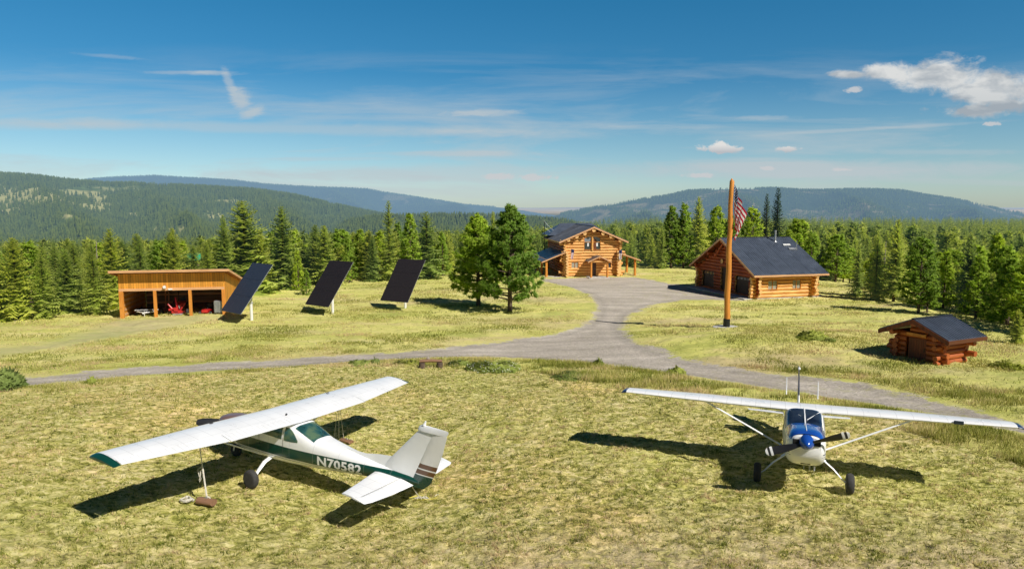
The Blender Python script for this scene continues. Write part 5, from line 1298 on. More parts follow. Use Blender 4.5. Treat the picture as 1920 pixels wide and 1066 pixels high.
gable_roof(HO, -1.0, HD, HW / 2, HW / 2 + .95, HR + .30, HE + .02, axis='y', nrib=30, under='redplank')
for k, (dx, zz, r_) in enumerate([(0, HR - .22, .30), (-1.35, HR - .72, .27), (1.35, HR - .72, .27), (-2.55, HR - 1.18, .27), (2.55, HR - 1.18, .25), (-3.75, HR - 1.68, .24), (3.95, HR - 1.72, .26)]):
    mb = MB(); n = 14; rings = []
    for yy in (-.92, .3, 1.2): rings.append([Vector((HW / 2 + dx + r_ * math.cos(t), yy, zz + r_ * math.sin(t))) for t in [2 * math.pi * i / n for i in range(n)]])
    mb.loft(rings, cap=False); mb.add(rings[0], [tuple(range(n))], 1); mb.build('purlin', [M['logshade'], M['logend']], HO, smooth=True)
for sg in (-1, 1):     # upper corbel logs under the eaves
    for k in range(3):
        mb = MB(); xx = (0 if sg < 0 else HW) ; mb.tube([(xx, -.40 - .12 * k, HE - .95 + k * .42), (xx, .4, HE - .95 + k * .42)], .2, 12); mb.build('corbel', M['log'], HO, smooth=True)
# upper pentagon windows with the centre post
mb = MB(); zt0 = 5.55
for x0, x1, za, zb2 in ((2.9, 4.0, 5.72, 6.15), (4.25, 5.35, 6.15, 5.72)):
    y = -.10
    w_ = MB()
    for (p, q) in (((x0, 4.0), (x1, 4.0)), ((x1, 4.0), (x1, zb2)), ((x1, zb2), (x0, za)), ((x0, za), (x0, 4.0)), ((x0, 5.1), (x1, 5.1))):
        w_.tube([(p[0], y, p[1]), (q[0], y, q[1])], .045, 4)
    o = w_.build('window', M['beam'], HO)
    p = MB(); p.quad((x0, y + .04, 4.0), (x1, y + .04, 4.0), (x1, y + .04, 5.08), (x0, y + .04, 5.08)); p.build('pane', M['winglass'], o)
    p = MB(); p.quad((x0, y + .04, 5.12), (x1, y + .04, 5.12), (x1, y + .04, zb2), (x0, y + .04, za)); p.build('pane', simple('painted_sky_reflection', (.22, .25, .28), .2), o)  # upper pane has reflected sky painted in as a pale grey base colour
    p = MB(); p.box(((x0 * .45 + x1 * .55), y + .02, 4.75), (.26, .02, .5)); p.build('curtain', M['whitepaint'], o)
mb = MB(); mb.tube([(4.125, -.12, 3.9), (4.125, -.12, 6.3)], .15, 10); mb.build('post', M['log'], HO, smooth=True)
window_part(HO, 1.05, 2.05, 1.2, 2.2, -.10, cols=2, mat='curtain'); window_part(HO, 6.33, 6.97, 1.2, 2.08, -.10, cols=1)
d = boxp('door', simple('brown_door', (.09, .045, .03), .5), HO, (3.9, -.08, .1), (4.7, .0, 2.2)); mb = MB(); mb.tube([(4.6, -.12, 1.1), (4.6, -.12, 1.25)], .02, 6); mb.build('handle', M['galv'], d)
# entry porch
PX = 4.75
for sg in (-1, 1):
    slab('porch_roof', 'roofy', HO, [(PX, -2.45, 3.25), (PX, .1, 3.25), (PX + sg * 1.75, .1, 2.45), (PX + sg * 1.75, -2.45, 2.45)], .05)
    slab('porch_roof_deck', 'redplank', HO, [(PX, -2.42, 3.19), (PX, .1, 3.19), (PX + sg * 1.72, .1, 2.39), (PX + sg * 1.72, -2.42, 2.39)], .08)
    slab('barge_board', 'trimwood', HO, [(PX, -2.5, 3.23), (PX, -2.453, 3.23), (PX + sg * 1.75, -2.453, 2.43), (PX + sg * 1.75, -2.5, 2.43)], .17)
    mb = MB(); mb.tube([(PX + sg * 1.2, -2.1, .05), (PX + sg * 1.2, -2.1, 2.42)], [.17, .14], 12); mb.build('porch_post', M['beam'], HO, smooth=True)
    mb = MB(); mb.tube([(PX + sg * 1.2, -2.35, 2.46), (PX + sg * 1.2, 0, 2.46)], .13, 10); mb.build('purlin', M['log'], HO, smooth=True)
mb = MB(); mb.tube([(PX - 1.35, -2.1, 2.38), (PX + 1.35, -2.1, 2.38)], .12, 10); mb.build('porch_beam', M['log'], HO, smooth=True)
mb = MB(); mb.tube([(PX, -2.42, 2.98), (PX, 0, 2.98)], .15, 10); mb.build('purlin', M['log'], HO, smooth=True)
boxp('porch_floor', 'concrete', HO, (PX - 1.6, -2.6, -.5), (PX + 1.7, -.2, .10))
# side lean-to porches
for sg, x0, w_, z1, z0, yb in ((-1, 0, 3.5, 3.75, 2.35, 12.0), (1, HW, 3.0, 3.55, 2.5, 8.0)):
    xa = x0 - .0 * sg; xb = x0 + sg * w_
    slab('lean_to_roof', 'roofx', HO, [(xa, -.75, z1), (xa, yb, z1), (xb, yb, z0), (xb, -.75, z0)], .06)
    slab('lean_to_deck', 'redplank', HO, [(xa, -.72, z1 - .065), (xa, yb, z1 - .065), (xb - sg * .03, yb, z0 - .065), (xb - sg * .03, -.72, z0 - .065)], .09)
    slab('barge_board', 'trimwood', HO, [(xa, -.81, z1 - .02), (xa, -.755, z1 - .02), (xb, -.755, z0 - .02), (xb, -.81, z0 - .02)], .18)
    boxp('porch_floor', 'concrete', HO, (min(x0 + sg * .25, xb), -.9, -.9), (max(x0 + sg * .25, xb), yb, .06))
    for yy in (-.35, 4.0, 8.0):
        if yy < yb:
            mb = MB(); xp = x0 + sg * (w_ - .75); mb.tube([(xp, yy, .04), (xp, yy, z0 + .12)], [.20, .17], 12); mb.build('porch_post', M['beam'], HO, smooth=True)
    mb = MB(); xp = x0 + sg * (w_ - .75); mb.tube([(xp, -.75, z0 + .17), (xp, yb, z0 + .17)], .13, 10); mb.build('purlin', M['log'], HO, smooth=True)
    # fan of short log ends (the wall corner seen edge on)
    mb = MB(); n = 10
    for k in range(9):
        zz = .30 + k * .42; e_ = .14 * math.sin(k * 2.1)
        mb.tube([(x0 - (.42 if sg > 0 else -.25), -.02, zz), (x0 - (.42 if sg > 0 else -.25), -.95 - e_, zz)], .21, 12)
    mb.build('log_corner', M['logend'], HO, smooth=True)
# rear cross roof, hipped at its left end
zE, zR = 5.75, 7.62
P8 = dict(a=(-.9, 8.8, zE), b=(9.3, 8.8, zE), c=(9.3, 16, zE), d=(-.9, 16, zE), r0=(1.7, 12.4, zR), r1=(6.8, 12.4, zR))
mb = MB(); mb.add([P8[k] for k in 'abcd'] + [P8['r0'], P8['r1']], [(0, 1, 5, 4), (1, 2, 5), (2, 3, 4, 5), (3, 0, 4), (3, 2, 1, 0)]); mb.build('rear_roof', M['roofx'], HO)
log_wall(HO, (0, 12.4), (0, 9.6), HE - .2, 5.7, .42, ext=.1, seed=16, mats=('logshade', 'logend'))
boxp('rear_wall', 'redplank', HO, (.3, 9.4, .1), (HW + .3, 15.4, 5.72))
mb = MB(); mb.tube([(-.9, -.25, 3.35), (-.9, -.9, 3.9)], .02, 6)
# small flags on the front corners
def small_flag(x, z, nm, label, sx_=1, dark=False):
    w0 = HO.matrix_basis
    p = HO.matrix_basis @ Vector((x, -1.0, z))
    e = empty('flag_on_pole', p, HO.rotation_euler.z, label, 'flag')
    mb = MB(); mb.tube([(0, .55, -.45), (0, -.15, .35)], .018, 6); mb.build('pole', M['whitepaint'], e)
    mb = MB(); N = 10
    vs = []
    for i in range(N + 1):
        for j in range(6):
            t = i / N; s = j / 5; vs.append((sx_ * s * .45 * (1 - .2 * t) + .03 * math.sin(t * 6), -.15 + .06 * math.sin(s * 9 + t * 4) + t * .12, .33 - t * 1.45 - s * .12))
    mb.add(vs, [(i * 6 + j, i * 6 + j + 1, (i + 1) * 6 + j + 1, (i + 1) * 6 + j) for i in range(N) for j in range(5)])
    m = NT(nm); c = m.sep(m.coord()); st = m.math('GREATER_THAN', m.math('FRACT', m.math('MULTIPLY', m.math('ADD', c[0], m.math('MULTIPLY', c[2], .12)), 9)), .5)
    col = m.mix(m.math('MULTIPLY', st, .8), (.78, .76, .78), (.45, .05, .07) if not dark else (.16, .06, .10))
    col = m.mix(m.math('GREATER_THAN', c[2], -.25), col, (.02, .035, .12)); mb.build('cloth', m.done(m.bsdf(col, .8)), e, smooth=True); return e
small_flag(.75, 3.9, 'small_flag_cloth', 'small pale flag hanging at the left front corner of the log house')
small_flag(HW - .0, 3.75, 'small_dark_flag_cloth', 'small dark flag hanging at the right front corner of the log house', -1, True)
# antenna mast
g = AT(1020.5, 452, 112); e = empty('radio_mast', (g.x, g.y, Zs(g.x, g.y)), 0, 'thin dark radio mast with guy wires left of the log house roof', 'mast')
top = AT(1020.5, 415, 112).z - e.location.z
mb = MB(); mb.tube([(0, 0, 0), (0, 0, top)], .06, 6); mb.build('mast', M['blackmetal'], e)
mb = MB(); mb.tube([(0, 0, top), (2.2, -1.0, top - 2.3)], .015, 4); mb.tube([(0, 0, top - .9), (2.0, -1, top - 2.6)], .015, 4); mb.tube([(0, 0, top - .1), (-.1, .2, top + .2)], .03, 4); mb.build('guy_wire', M['galv'], e)

# ---- open shed
g = G(226, 598); SH = empty('open_shed', (g.x, g.y, -1.62), R(11), 'open fronted orange plank shed with three bays of machines at the meadow edge', 'shed')
SW, SD, SF, SR = 8.55, 6.8, 4.15, 2.55; OP = 2.5
boxp('slab', 'concrete', SH, (-.1, -.4, -.6), (SW + .1, SD, .06))
mb = MB(); mb.box((SW / 2, .03, (OP + .2 + SF - .15) / 2), (SW, .05, SF - .15 - OP - .2)); mb.build('front_wall', M['plank'], SH)
boxp('header', 'trimwood', SH, (0, -.05, OP), (SW, .12, OP + .22), .01)
for i, xx in enumerate((.0, SW / 3, 2 * SW / 3, SW)):
    w_ = .34 if i == 0 else .24
    xa = xx if i == 0 else (xx - w_ if i == 3 else xx - w_ / 2)
    boxp('post', 'beam', SH, (xa + (.001 if i == 0 else 0), -.10, .06), (xa + w_, .14, OP + (.0)), .015)
mb = MB()
def side_wall(x, nm='side_wall', mat='plankside', t=.06):
    mb = MB(); xs = (x, x + t); lo = .02
    mb.add([(a, y, z) for a in xs for (y, z) in ((.08, 0), (SD, 0), (SD, SR - .05), (.08, SF - .15))], [(0, 1, 2, 3), (7, 6, 5, 4), (0, 4, 5, 1), (1, 5, 6, 2), (2, 6, 7, 3), (3, 7, 4, 0)]); return mb.build(nm, M[mat], SH)
side_wall(SW - .02); side_wall(-.04)
mb = MB()
for k in range(6): mb.box((.045, SD / 2, .35 + k * .42), (.04, SD - .4, .20))
mb.build('girt', M['trimwood'], SH)
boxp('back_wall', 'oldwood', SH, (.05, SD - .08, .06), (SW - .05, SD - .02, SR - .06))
mb = MB()
for k in range(3): mb.box((SW / 2, SD - .13, .6 + k * .75), (SW - .2, .05, .18))
mb.build('girt', M['trimwood'], SH)
OH = .75
slab('roof', 'roofx', SH, [(-.45, -OH, SF + .22), (SW + .55, -OH, SF + .22), (SW + .55, SD + .5, SR - .02), (-.45, SD + .5, SR - .02)], .05)
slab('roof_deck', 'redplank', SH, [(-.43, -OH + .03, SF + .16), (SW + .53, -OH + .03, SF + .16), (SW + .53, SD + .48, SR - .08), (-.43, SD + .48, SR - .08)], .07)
boxp('fascia_board', 'trimwood', SH, (-.48, -OH - .05, SF + .0), (SW + .58, -OH, SF + .21))
for xx in (-.50, SW + .55): slab('barge_board', 'trimwood', SH, [(xx, -OH, SF + .2), (xx + .05, -OH, SF + .2), (xx + .05, SD + .5, SR - .05), (xx, SD + .5, SR - .05)], .20)
lm = MB(); lm.lathe((3.75, -.12, OP + .32), (0, -1, .1), [(0, .07), (.08, .09), (.2, .12), (.26, .14)], 12); lm.box((4.15, -.12, OP + .12), (.34, .12, .13)); lm.box((3.65, -.10, OP + .30), (.18, .14, .22)); lm.build('floodlight', M['whitepaint'], SH, bevel=.01)
# things parked in the shed (each a thing of its own)
def in_shed(x, y, z=.06): 
    return SH.matrix_basis @ Vector((x, y, z))
def shed_thing(name, x, y, rz, label, cat): return empty(name, in_shed(x, y), SH.rotation_euler.z + rz, label, cat)
T = shed_thing('tractor', 4.25, 2.6, R(4), 'red tractor with raised digging arm parked in the middle bay of the shed', 'tractor')
mb = MB(); mb.box((0, 0, .85), (.55, 1.5, .5)); mb.box((0, -.9, .8), (.48, .5, .42)); mb.build('bonnet', M['redpaint'], T, bevel=.06)
mb = MB(); mb.box((0, .85, .85), (.85, .7, .12)); mb.tube([(-.4, 1.1, .9), (-.4, 1.1, 1.95), (.4, 1.1, 1.95), (.4, 1.1, .9)], .04, 8); mb.box((0, 1.0, 1.15), (.45, .15, .5)); mb.box((0, .7, .97), (.45, .5, .12)); mb.build('roll_bar', M['blackmetal'], T, bevel=.02)
for sg in (-1, 1):
    for y, r, wd in ((.9, .55, .32), (-.85, .34, .22)):
        w2 = MB(); w2.lathe((sg * .68, y, r), (1, 0, 0), [(-wd / 2, r * .6), (-wd / 2 * .8, r * .95), (0, r), (wd / 2 * .8, r * .95), (wd / 2, r * .6)], 20); o = w2.build('wheel', M['rubber'], T, smooth=True)
        w2 = MB(); w2.lathe((sg * .68, y, r), (1, 0, 0), [(-wd * .4, .03), (-wd * .4, r * .55), (wd * .4, r * .55), (wd * .4, .03)], 16); w2.build('rim', M['whitepaint'], o, smooth=True)
mb = MB(); mb.tube([(-.05, -1.2, .35), (-.12, -1.35, .9), (-.22, -1.2, 1.62)], [.10, .09, .07], 6); mb.tube([(.05, -1.4, .4), (.28, -1.5, .65), (.62, -1.45, 1.18)], [.09, .07, .04], 6); mb.tube([(-.1, -1.4, .45), (-.5, -1.5, .72), (-.85, -1.42, 1.15)], [.09, .09, .06], 6)
mb.box((.0, -1.35, .38), (1.1, .35, .22)); mb.box((-.15, -1.5, .62), (.35, .25, .35)); mb.box((-.62, -1.5, .62), (.28, .25, .18)); mb.build('digging_arm', M['redpaint'], T, bevel=.02)
mb = MB(); mb.box((0, -1.6, .18), (.8, .5, .12)); mb.tube([(.15, -1.6, .7), (.1, -1.62, .95)], .05, 6); mb.build('bucket', M['galv'], T, bevel=.02)
T = shed_thing('riding_mower', 6.75, 1.5, R(-8), 'low red riding mower in the right bay of the shed', 'mower')
mb = MB(); mb.box((0, -.45, .42), (.55, .75, .28)); mb.box((0, .35, .38), (.75, .75, .18)); mb.box((-.42, -.1, .26), (.22, 1.1, .12)); mb.box((.42, -.1, .26), (.22, 1.1, .12)); mb.build('body', M['redpaint'], T, bevel=.05)
mb = MB(); mb.box((0, .35, .55), (.45, .45, .12)); mb.box((0, .55, .75), (.45, .1, .4)); mb.tube([(0, -.1, .5), (0, .05, .82)], .03, 6); mb.lathe((0, .07, .84), (0, .3, 1), [(-.015, .12), (-.015, .17), (.015, .17), (.015, .12)], 14); mb.build('seat', M['blackmetal'], T, bevel=.02)
for sg in (-1, 1):
    for y, r in ((-.6, .20), (.5, .26)):
        w2 = MB(); w2.lathe((sg * .46, y, r), (1, 0, 0), [(-.09, r * .5), (-.08, r * .92), (0, r), (.08, r * .92), (.09, r * .5)], 18); o = w2.build('wheel', M['rubber'], T, smooth=True)
        w2 = MB(); w2.lathe((sg * .46, y, r), (1, 0, 0), [(-.095, .02), (-.095, r * .55), (.095, r * .55), (.095, .02)], 12); w2.build('rim', M['whitepaint'], o)
T = shed_thing('utility_trailer', 1.75, 1.2, R(3), 'small trailer with pale frame and drawbar in the left bay of the shed', 'trailer')
mb = MB(); mb.box((0, .9, .52), (1.7, 1.9, .08)); mb.box((-.84, .9, .62), (.06, 1.9, .16)); mb.box((.84, .9, .62), (.06, 1.9, .16)); mb.box((0, -.03, .58), (1.72, .07, .14)); mb.build('bed', M['blackmetal'], T, bevel=.01)
mb = MB(); mb.tube([(-.8, .0, .50), (0, -.75, .46)], .045, 6); mb.tube([(.8, .0, .50), (0, -.75, .46)], .045, 6); mb.tube([(0, -1.0, .46), (0, .1, .46)], .05, 6); mb.tube([(0, -.8, .62), (0, -.8, .06)], .04, 6); mb.box((0, -1.02, .48), (.14, .22, .12)); mb.tube([(-.95, -.02, .62), (.95, -.02, .62)], .05, 6); mb.build('drawbar', M['whitepaint'], T)
for sg in (-1, 1):
    w2 = MB(); w2.lathe((sg * 1.0, .9, .30), (1, 0, 0), [(-.1, .17), (-.09, .28), (0, .30), (.09, .28), (.1, .17)], 18); o = w2.build('wheel', M['rubber'], T, smooth=True)
T = shed_thing('metal_cabinet', 8.0, .55, R(-6), 'grey ribbed metal cabinet on short legs at the right end of the shed', 'cabinet')
mb = MB(); mb.box((0, 0, .85), (.85, .62, 1.05)); mb.build('body', M['galv'], T, bevel=.02)
mb = MB(); mb.box((-.01, -.33, .85), (.02, .03, .98)); [mb.box((-.36 + k * .12, -.32, .85), (.03, .03, .95)) for k in range(7)]; mb.build('door_rib', simple('dark_steel', (.20, .22, .24), .5, .4), T)
mb = MB(); [mb.box((a, b, .17), (.06, .06, .34)) for a in (-.36, .36) for b in (-.25, .25)]; mb.build('leg', M['blackmetal'], T)
T = shed_thing('plank_stack', 1.95, SD - .7, R(0), 'two pale boards leaning upright at the back of the left bay', 'boards')
for k in range(2): mb = MB(); mb.box((k * .28, 0, 1.05), (.12, .05, 2.1), Matrix.Rotation(R(-5), 3, 'X')); mb.build('board', M['trimwood'], T)

# ---- small log well house
M['darkplank'] = wood('dark_red_plank', (.13, .028, .010), (.25, .06, .018), 'Z', planks=(.14, 'Y'))
c_ = G(1763, 684); l_ = G(1683, 668); yaw = math.atan2(l_.y - c_.y, l_.x - c_.x) - math.pi / 2
WH = empty('log_well_house', (c_.x, c_.y, c_.z - .05), yaw, 'tiny red log well house with black metal roof at the right of the meadow', 'well house')
WW, WL_ = (l_ - c_).length, 2.0; we, wr = 1.42, 2.05
log_wall(WH, (0, 0), (WL_, 0), 0, we, .30, mats=('logdark', 'logdark'), ext=.38, seed=21, jitter=.35)
log_wall(WH, (0, WW), (0, 0), 0, wr, .30, mats=('logdark', 'logdark'), ext=.38, odd=1, seed=22, jitter=.35, roofline=lambda s: we + .1 + (wr - we) * (1 - abs(s - WW / 2) / (WW / 2)), holes=[(.55, 1.75, 0, 1.32)])
log_wall(WH, (WL_, 0), (WL_, WW), 0, wr, .30, mats=('logdark', 'logdark'), ext=.38, odd=1, seed=23, jitter=.35, roofline=lambda s: we + .1 + (wr - we) * (1 - abs(s - WW / 2) / (WW / 2)))
log_wall(WH, (0, WW), (WL_, WW), 0, we, .30, mats=('logdark', 'logdark'), ext=.38, seed=24, jitter=.35)
mb = MB(); mb.box((-.02, WW / 2 - .0, .66), (.07, 1.2, 1.3)); 
for k in range(1, 8): mb.box((-.058, WW / 2 - .6 + k * .15, .66), (.012, .02, 1.26))
d = mb.build('door', M['darkplank'], WH); mb = MB(); mb.box((-.075, WW / 2 - .35, .7), (.03, .03, .22)); mb.build('handle', M['blackmetal'], d)
mb = MB(); mb.box((-.24, WW / 2 + .05, 1.53), (.07, 1.15, .17)); s_ = mb.build('sign', M['beam'], WH, bevel=.01)
mb = MB()
for k, h_ in enumerate([.10, .06, .09, .07, .05, .09, .06, .08]): mb.box((-.285, WW / 2 + .47 - k * .12, 1.53), (.012, .07, h_))
gable_roof(WH, -.68, WL_ + .62, WW / 2, WW / 2 + .78, wr + .42, we + .18, th=.06, nrib=15, under='darkplank', fascia='darkplank')
for k, (yy, zz) in enumerate(((WW / 2, wr + .12), (0, we + .12), (WW, we + .12))):
    mb = MB(); mb.tube([(-.7, yy, zz), (WL_ + .65, yy, zz)], .13, 12); mb.build('purlin', [M['logdark']], WH, smooth=True)

# ---- flagpole and big flag
g = G(1362, 615); FP = empty('flagpole', (g.x, g.y, Zs(g.x, g.y)), 0, 'tall thick peeled log flagpole on a round concrete pad in the meadow', 'flagpole')
ptop = AT(1374, 340, g.y).z - FP.location.z
mb = MB(); n = 12; mb.tube([(.03 * math.sin(i * 1.7) * (i > 0), .0, ptop * i / n) for i in range(n + 1)] + [(0, 0, ptop + .22)], [.225 - .065 * i / n + .010 * math.sin(i * 2.3) for i in range(n + 1)] + [.02], 16); mb.build('pole', M['beam'], FP, smooth=True)
mb = MB(); mb.tube([(0, 0, -.1), (0, 0, .72)], [.25, .245], 18); mb.build('base_sleeve', M['blackmetal'], FP, smooth=True)
mb = MB(); mb.tube([(0, 0, -.6), (0, 0, .10), (0, 0, .13)], [1.05, .98, .80], 26); mb.build('pad', M['concrete'], FP)
def flag_mat():
    m = NT('big_flag_cloth'); a = m.n('ShaderNodeUVMap'); uvx = m.sep(a.outputs[0]); u_, v_ = uvx[0], uvx[1]     # u along fly, v down from top
    st = m.math('LESS_THAN', m.math('FRACT', m.math('MULTIPLY', v_, 6.5)), .5)
    col = m.mix(st, (.80, .78, .76), (.50, .025, .045))
    can = m.math('MULTIPLY', m.math('LESS_THAN', u_, .40), m.math('LESS_THAN', v_, 7 / 13))
    # nine rows of stars, alternately six and five
    a_ = m.math('MULTIPLY', u_, 12 / .40); b_ = m.math('MULTIPLY', v_, 10 / (7 / 13))
    fx = m.math('ABSOLUTE', m.math('SUBTRACT', m.math('MODULO', a_, 2), 1)); fy = m.math('ABSOLUTE', m.math('SUBTRACT', m.math('MODULO', b_, 2), 1))
    gx_ = m.math('MODULO', m.math('ADD', a_, 1), 2); gy_ = m.math('MODULO', m.math('ADD', b_, 1), 2)
    fx2 = m.math('ABSOLUTE', m.math('SUBTRACT', gx_, 1)); fy2 = m.math('ABSOLUTE', m.math('SUBTRACT', gy_, 1))
    s1 = m.math('LESS_THAN', m.math('ADD', m.math('MULTIPLY', fx, fx), m.math('MULTIPLY', fy, fy)), .20)
    s2 = m.math('LESS_THAN', m.math('ADD', m.math('MULTIPLY', fx2, fx2), m.math('MULTIPLY', fy2, fy2)), .20)
    edge = m.math('MULTIPLY', m.math('MULTIPLY', m.math('GREATER_THAN', a_, .5), m.math('LESS_THAN', a_, 11.5)), m.math('MULTIPLY', m.math('GREATER_THAN', b_, .5), m.math('LESS_THAN', b_, 9.5)))
    s = m.math('MULTIPLY', m.math('MAXIMUM', s1, s2), edge)
    c2 = m.mix(s, (.012, .022, .15), (.8, .8, .8)); col = m.mix(can, col, c2)
    d = m.n('ShaderNodeBsdfDiffuse'); m.l(col, d.inputs[0]); t = m.n('ShaderNodeBsdfTranslucent'); m.l(col, t.inputs[0]); mx = m.n('ShaderNodeMixShader'); mx.inputs[0].default_value = .3; m.l(d.outputs[0], mx.inputs[1]); m.l(t.outputs[0], mx.inputs[2])
    return m.done(mx.outputs[0])
fp = FP.location; ftop = AT(1378, 346, g.y).z; 
NU, NV = 60, 40; vs = []; uvs = []
for i in range(NU + 1):
    s = i / NU
    for j in range(NV + 1):
        t = j / NV
        x = s * .92 * (1 - .80 * t) + .055 * math.sin(s * 15 - t * 3) * (.3 + s) + .05 * t
        y = -.10 + .17 * math.sin(s * 19 + t * 2.2) * min(1, s * 4) * (.6 + .5 * t) + .05 * math.sin(s * 37 + t * 6) * s
        z = -(1.95 * t) - s * (2.12 - .05 * t) + .05 * math.sin(s * 11)
        vs.append((x, y, z)); uvs.append((s, t))
me = bpy.data.meshes.new('flag'); fs = [(i * (NV + 1) + j, i * (NV + 1) + j + 1, (i + 1) * (NV + 1) + j + 1, (i + 1) * (NV + 1) + j) for i in range(NU) for j in range(NV)]
me.from_pydata(vs, [], fs); me.materials.append(flag_mat()); ul = me.uv_layers.new(name='UVMap')
for lp in me.loops: ul.data[lp.index].uv = uvs[lp.vertex_index]
me.polygons.foreach_set('use_smooth', [True] * len(me.polygons))
fo = link('flag', me); fo.location = (fp.x + .17, fp.y - .05, ftop); tag(fo, 'large striped flag with starred blue canton hanging limp from the log pole', 'flag')

# ---- solar panels on posts
def panel_mat(name, col):
    m = NT(name); c = m.coord(); s = m.sep(c)
    fx = m.math('FRACT', m.math('DIVIDE', s[0], .158)); fz = m.math('FRACT', m.math('DIVIDE', s[2], .158))
    g_ = m.math('MAXIMUM', m.math('LESS_THAN', fx, .05), m.math('LESS_THAN', fz, .05))
    cc = m.mix(m.math('MULTIPLY', g_, .6), col, tuple(q * 3 + .02 for q in col)); return m.done(m.bsdf(cc, .5, 0, None, .15))
M['cell1'] = panel_mat('blue_black_solar_cells', (.030, .040, .066)); M['cell2'] = panel_mat('brown_black_solar_cells', (.020, .017, .020))
def solar(px, py, phi, hh, cell, label, tilt=R(52), W_p=3.25, H_p=4.85, lean=0):
    g = G(px, py); e = empty('solar_panel', (g.x, g.y, Zs(g.x, g.y)), -phi, label, 'solar panel', 'solar panels on posts in the meadow')
    mb = MB(); mb.tube([(0, 0, -.4), (0, 0, hh - .25)], [.125, .125], 14); mb.build('post', M['whitepaint'], e, smooth=True)
    mb = MB(); mb.tube([(0, 0, hh - .30), (0, 0, hh)], .17, 12); mb.box((0, -.10, hh), (W_p * .8, .10, .12)); mb.box((0, .02, 1.55), (.30, .26, .06)); mb.build('bracket', M['galv'], e)
    rot = Matrix.Rotation(-(math.pi / 2 - tilt), 4, 'X')
    pe = bpy.data.objects.new('panel_frame', None)
    # panel plane: x across, z up the slope, leaning back
    fr = MB(); cm = MB()
    for r_ in range(3):
        for c in range(3):
            xa = -W_p / 2 + W_p * c / 3; za = -H_p / 2 + H_p * r_ / 3
            cm.box((xa + W_p / 6, -.050, za + H_p / 6), (W_p / 3 - .012, .030, H_p / 3 - .022))
    fr.box((0, -.02, 0), (W_p, .035, H_p))
    for xx in (-W_p * .3, 0, W_p * .3): fr.box((xx, .03, 0), (.06, .06, H_p * .96))
    fo_ = fr.build('panel_frame', M['galv'], e); co_ = cm.build('solar_module', M[cell], fo_)
    fo_.location = (0, -.26, hh + .10); fo_.rotation_euler = (-(math.pi / 2 - tilt), 0, 0)
    return e
solar(472, 602, R(41), 2.75, 'cell1', 'solar panel nearest the orange shed, bluish black face')
solar(624, 588, R(36), 2.75, 'cell2', 'black solar panel standing between the other two panels')
solar(760, 579, R(28), 2.75, 'cell2', 'black solar panel nearest the two meadow pines')

# ---- log bench and shrubs
g = G(808, 689); BN = empty('log_bench', (g.x, g.y, Zs(g.x, g.y)), R(6), 'rustic log bench on two stumps at the verge between lawn and road', 'bench')
mb = MB(); mb.tube([(-.62, 0, .38), (0, .02, .40), (.62, 0, .37)], [.11, .12, .10], 12, flat=.75); mb.build('seat', M['tiewood'], BN, smooth=True)
for sg in (-1, 1): mb = MB(); mb.tube([(sg * .50, 0, -.1), (sg * .48, 0, .30)], [.19, .16], 12); mb.build('leg', M['bark'], BN, smooth=True)
mb = MB(); mb.lathe((-.15, .03, .48), (0, 0, 1), [(0, .09), (.05, .10), (.09, .06), (.12, .01)], 10); tag(mb.build('stone', M['stone']), 'dark lump lying on the seat of the log bench', 'stone').location = BN.location
def shrub_mesh(seed, n, flowers=0, tall=1.0, leaf=.10, w_=1.0):
    gq = random.Random(seed); tb = TB(); fb = TB()
    for i in range(n):
        r = gq.random() ** .5; a = gq.uniform(0, 6.283); h = gq.random() ** .8 * (1 - .55 * r * r) * tall
        c = Vector((math.cos(a) * r, math.sin(a) * r, h * (.75 + .25 * math.sin(a * 3 + seed)))); d = Vector((gq.gauss(0, 1), gq.gauss(0, 1), gq.gauss(.5, .7))).normalized(); s = d.cross(Vector((gq.random(), gq.random(), gq.random()))).normalized()
        lf = leaf * gq.uniform(.6, 1.4)
        t = min(1, .3 + h / tall * .8)
        tb.tri(c - s * lf * .45, c + s * lf * .45, c + d * lf * 1.5, t * .7, t * .7, t)
        if gq.random() < flowers and h > .3 * tall: 
            c = c * 1.03; q_ = .028 / w_; fb.tri(c + Vector((-q_, 0, 0)), c + Vector((q_, 0, 0)), c + Vector((0, -.02, q_ * 2.2)), 1, 1, 1)
    return tb, fb
M['flower'] = simple('cream_flower', (.80, .80, .66), .8)
def shrub(px, py, w, h, label, seed=0, n=900, flowers=0, leaf=.13, group=None, name='shrub'):
    g = G(px, py); e = empty(name, (g.x, g.y, Zs(g.x, g.y) - .05), rnd.uniform(0, 6), label, 'shrub', group)
    tb, fb = shrub_mesh(seed, n, flowers, 1.0, leaf / max(w, h), max(w, h)); nl_ = len(tb.v) // 3; tb.v += fb.v; tb.t += fb.t; me = tb_mesh('leaves', tb, M['shrub']); me.materials.append(M['flower']); me.polygons.foreach_set('material_index', [0] * nl_ + [1] * (len(fb.v) // 3)); me.transform(Matrix.Diagonal((w, w * .8, h, 1))); link('leaves', me, e)
    mb = MB()
    for k in range(6): a = k * 1.05; mb.tube([(0, 0, 0), (math.cos(a) * w * .5, math.sin(a) * w * .4, h * .6)], [.03 * h, .01], 4)
    mb.build('stem', M['bark'], e)
    
    return e
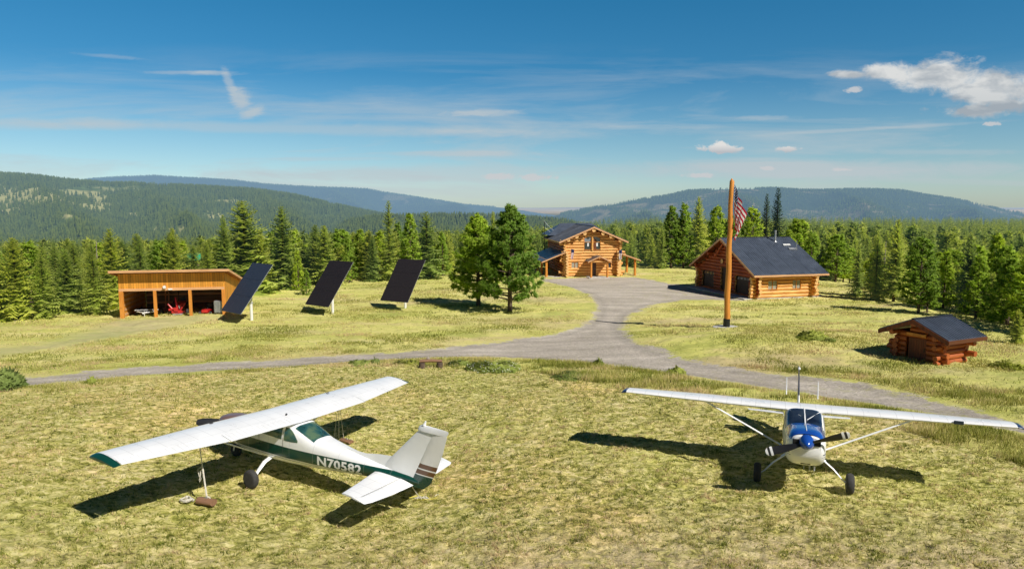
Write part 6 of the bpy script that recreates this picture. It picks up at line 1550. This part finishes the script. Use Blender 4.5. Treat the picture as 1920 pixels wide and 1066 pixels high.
shrub(8, 728, 0.98, 0.94, 'large leafy green shrub cut by the left edge beside the road', 1, 3600, 0, .17)
shrub(172, 719, 0.23, 0.45, 'small upright shrub by the road end on the left', 2, 260, 0, .12)
shrub(925, 693, 1.48, 0.61, 'wide shrub with cream flowers beside the log bench', 3, 2400, .16, .13)
shrub(862, 686, 0.70, 0.45, 'low green shrub between the log bench and the flowering shrub', 4, 900, .12, .13)
shrub(762, 684, 0.78, 0.37, 'low weedy shrub just left of the log bench', 5, 700, .10, .12)
shrub(672, 684, 0.70, 0.37, 'low green weed clump above the wing tip of the left aircraft', 6, 700, 0, .12)
shrub(704, 682, 0.27, 0.41, 'tiny round weed clump left of the bench', 7, 260, 0, .12)
shrub(1122, 684, 0.31, 0.53, 'small dark shrub in the verge at the road junction', 8, 320, 0, .12)
shrub(1268, 702, 0.51, 0.45, 'dark green shrub in the long verge grass near the white wing', 9, 520, 0, .12)
shrub(1068, 708, 1.17, 0.34, 'pale blue green low weeds at the left end of the long verge grass', 10, 1500, 0, .10)
shrub(1522, 636, 0.98, 0.66, 'dark rounded bush in the meadow between pole and well house', 11, 1300, 0, .16)
shrub(1551, 640, 0.55, 0.33, 'low dark bush touching the rounded meadow bush', 12, 420, 0, .14)
shrub(1895, 690, 1.01, 0.49, 'shaggy weeds in the shadow right of the well house', 13, 900, .02, .14)
# green roof far in the trees
q = AT(361, 480, 92); e = empty('far_cabin', (q.x, q.y, Zs(q.x, q.y)), R(20), 'green roofed cabin glimpsed between firs behind the orange shed', 'cabin')
hh = q.z - e.location.z
mb = MB(); mb.box((0, 0, hh / 2 - .3), (1.6, 2, hh - .4)); mb.build('wall', M['oldwood'], e)
mb = MB(); mb.add([(-1, -1.3, hh - .5), (1, -1.3, hh - .5), (1, 1.3, hh - .5), (-1, 1.3, hh - .5), (-1, 0, hh + .35), (1, 0, hh + .35)], [(0, 1, 5, 4), (2, 3, 4, 5), (1, 2, 5), (3, 0, 4), (3, 2, 1, 0)]); mb.build('roof', simple('green_metal_roof', (.02, .30, .16), .5), e)
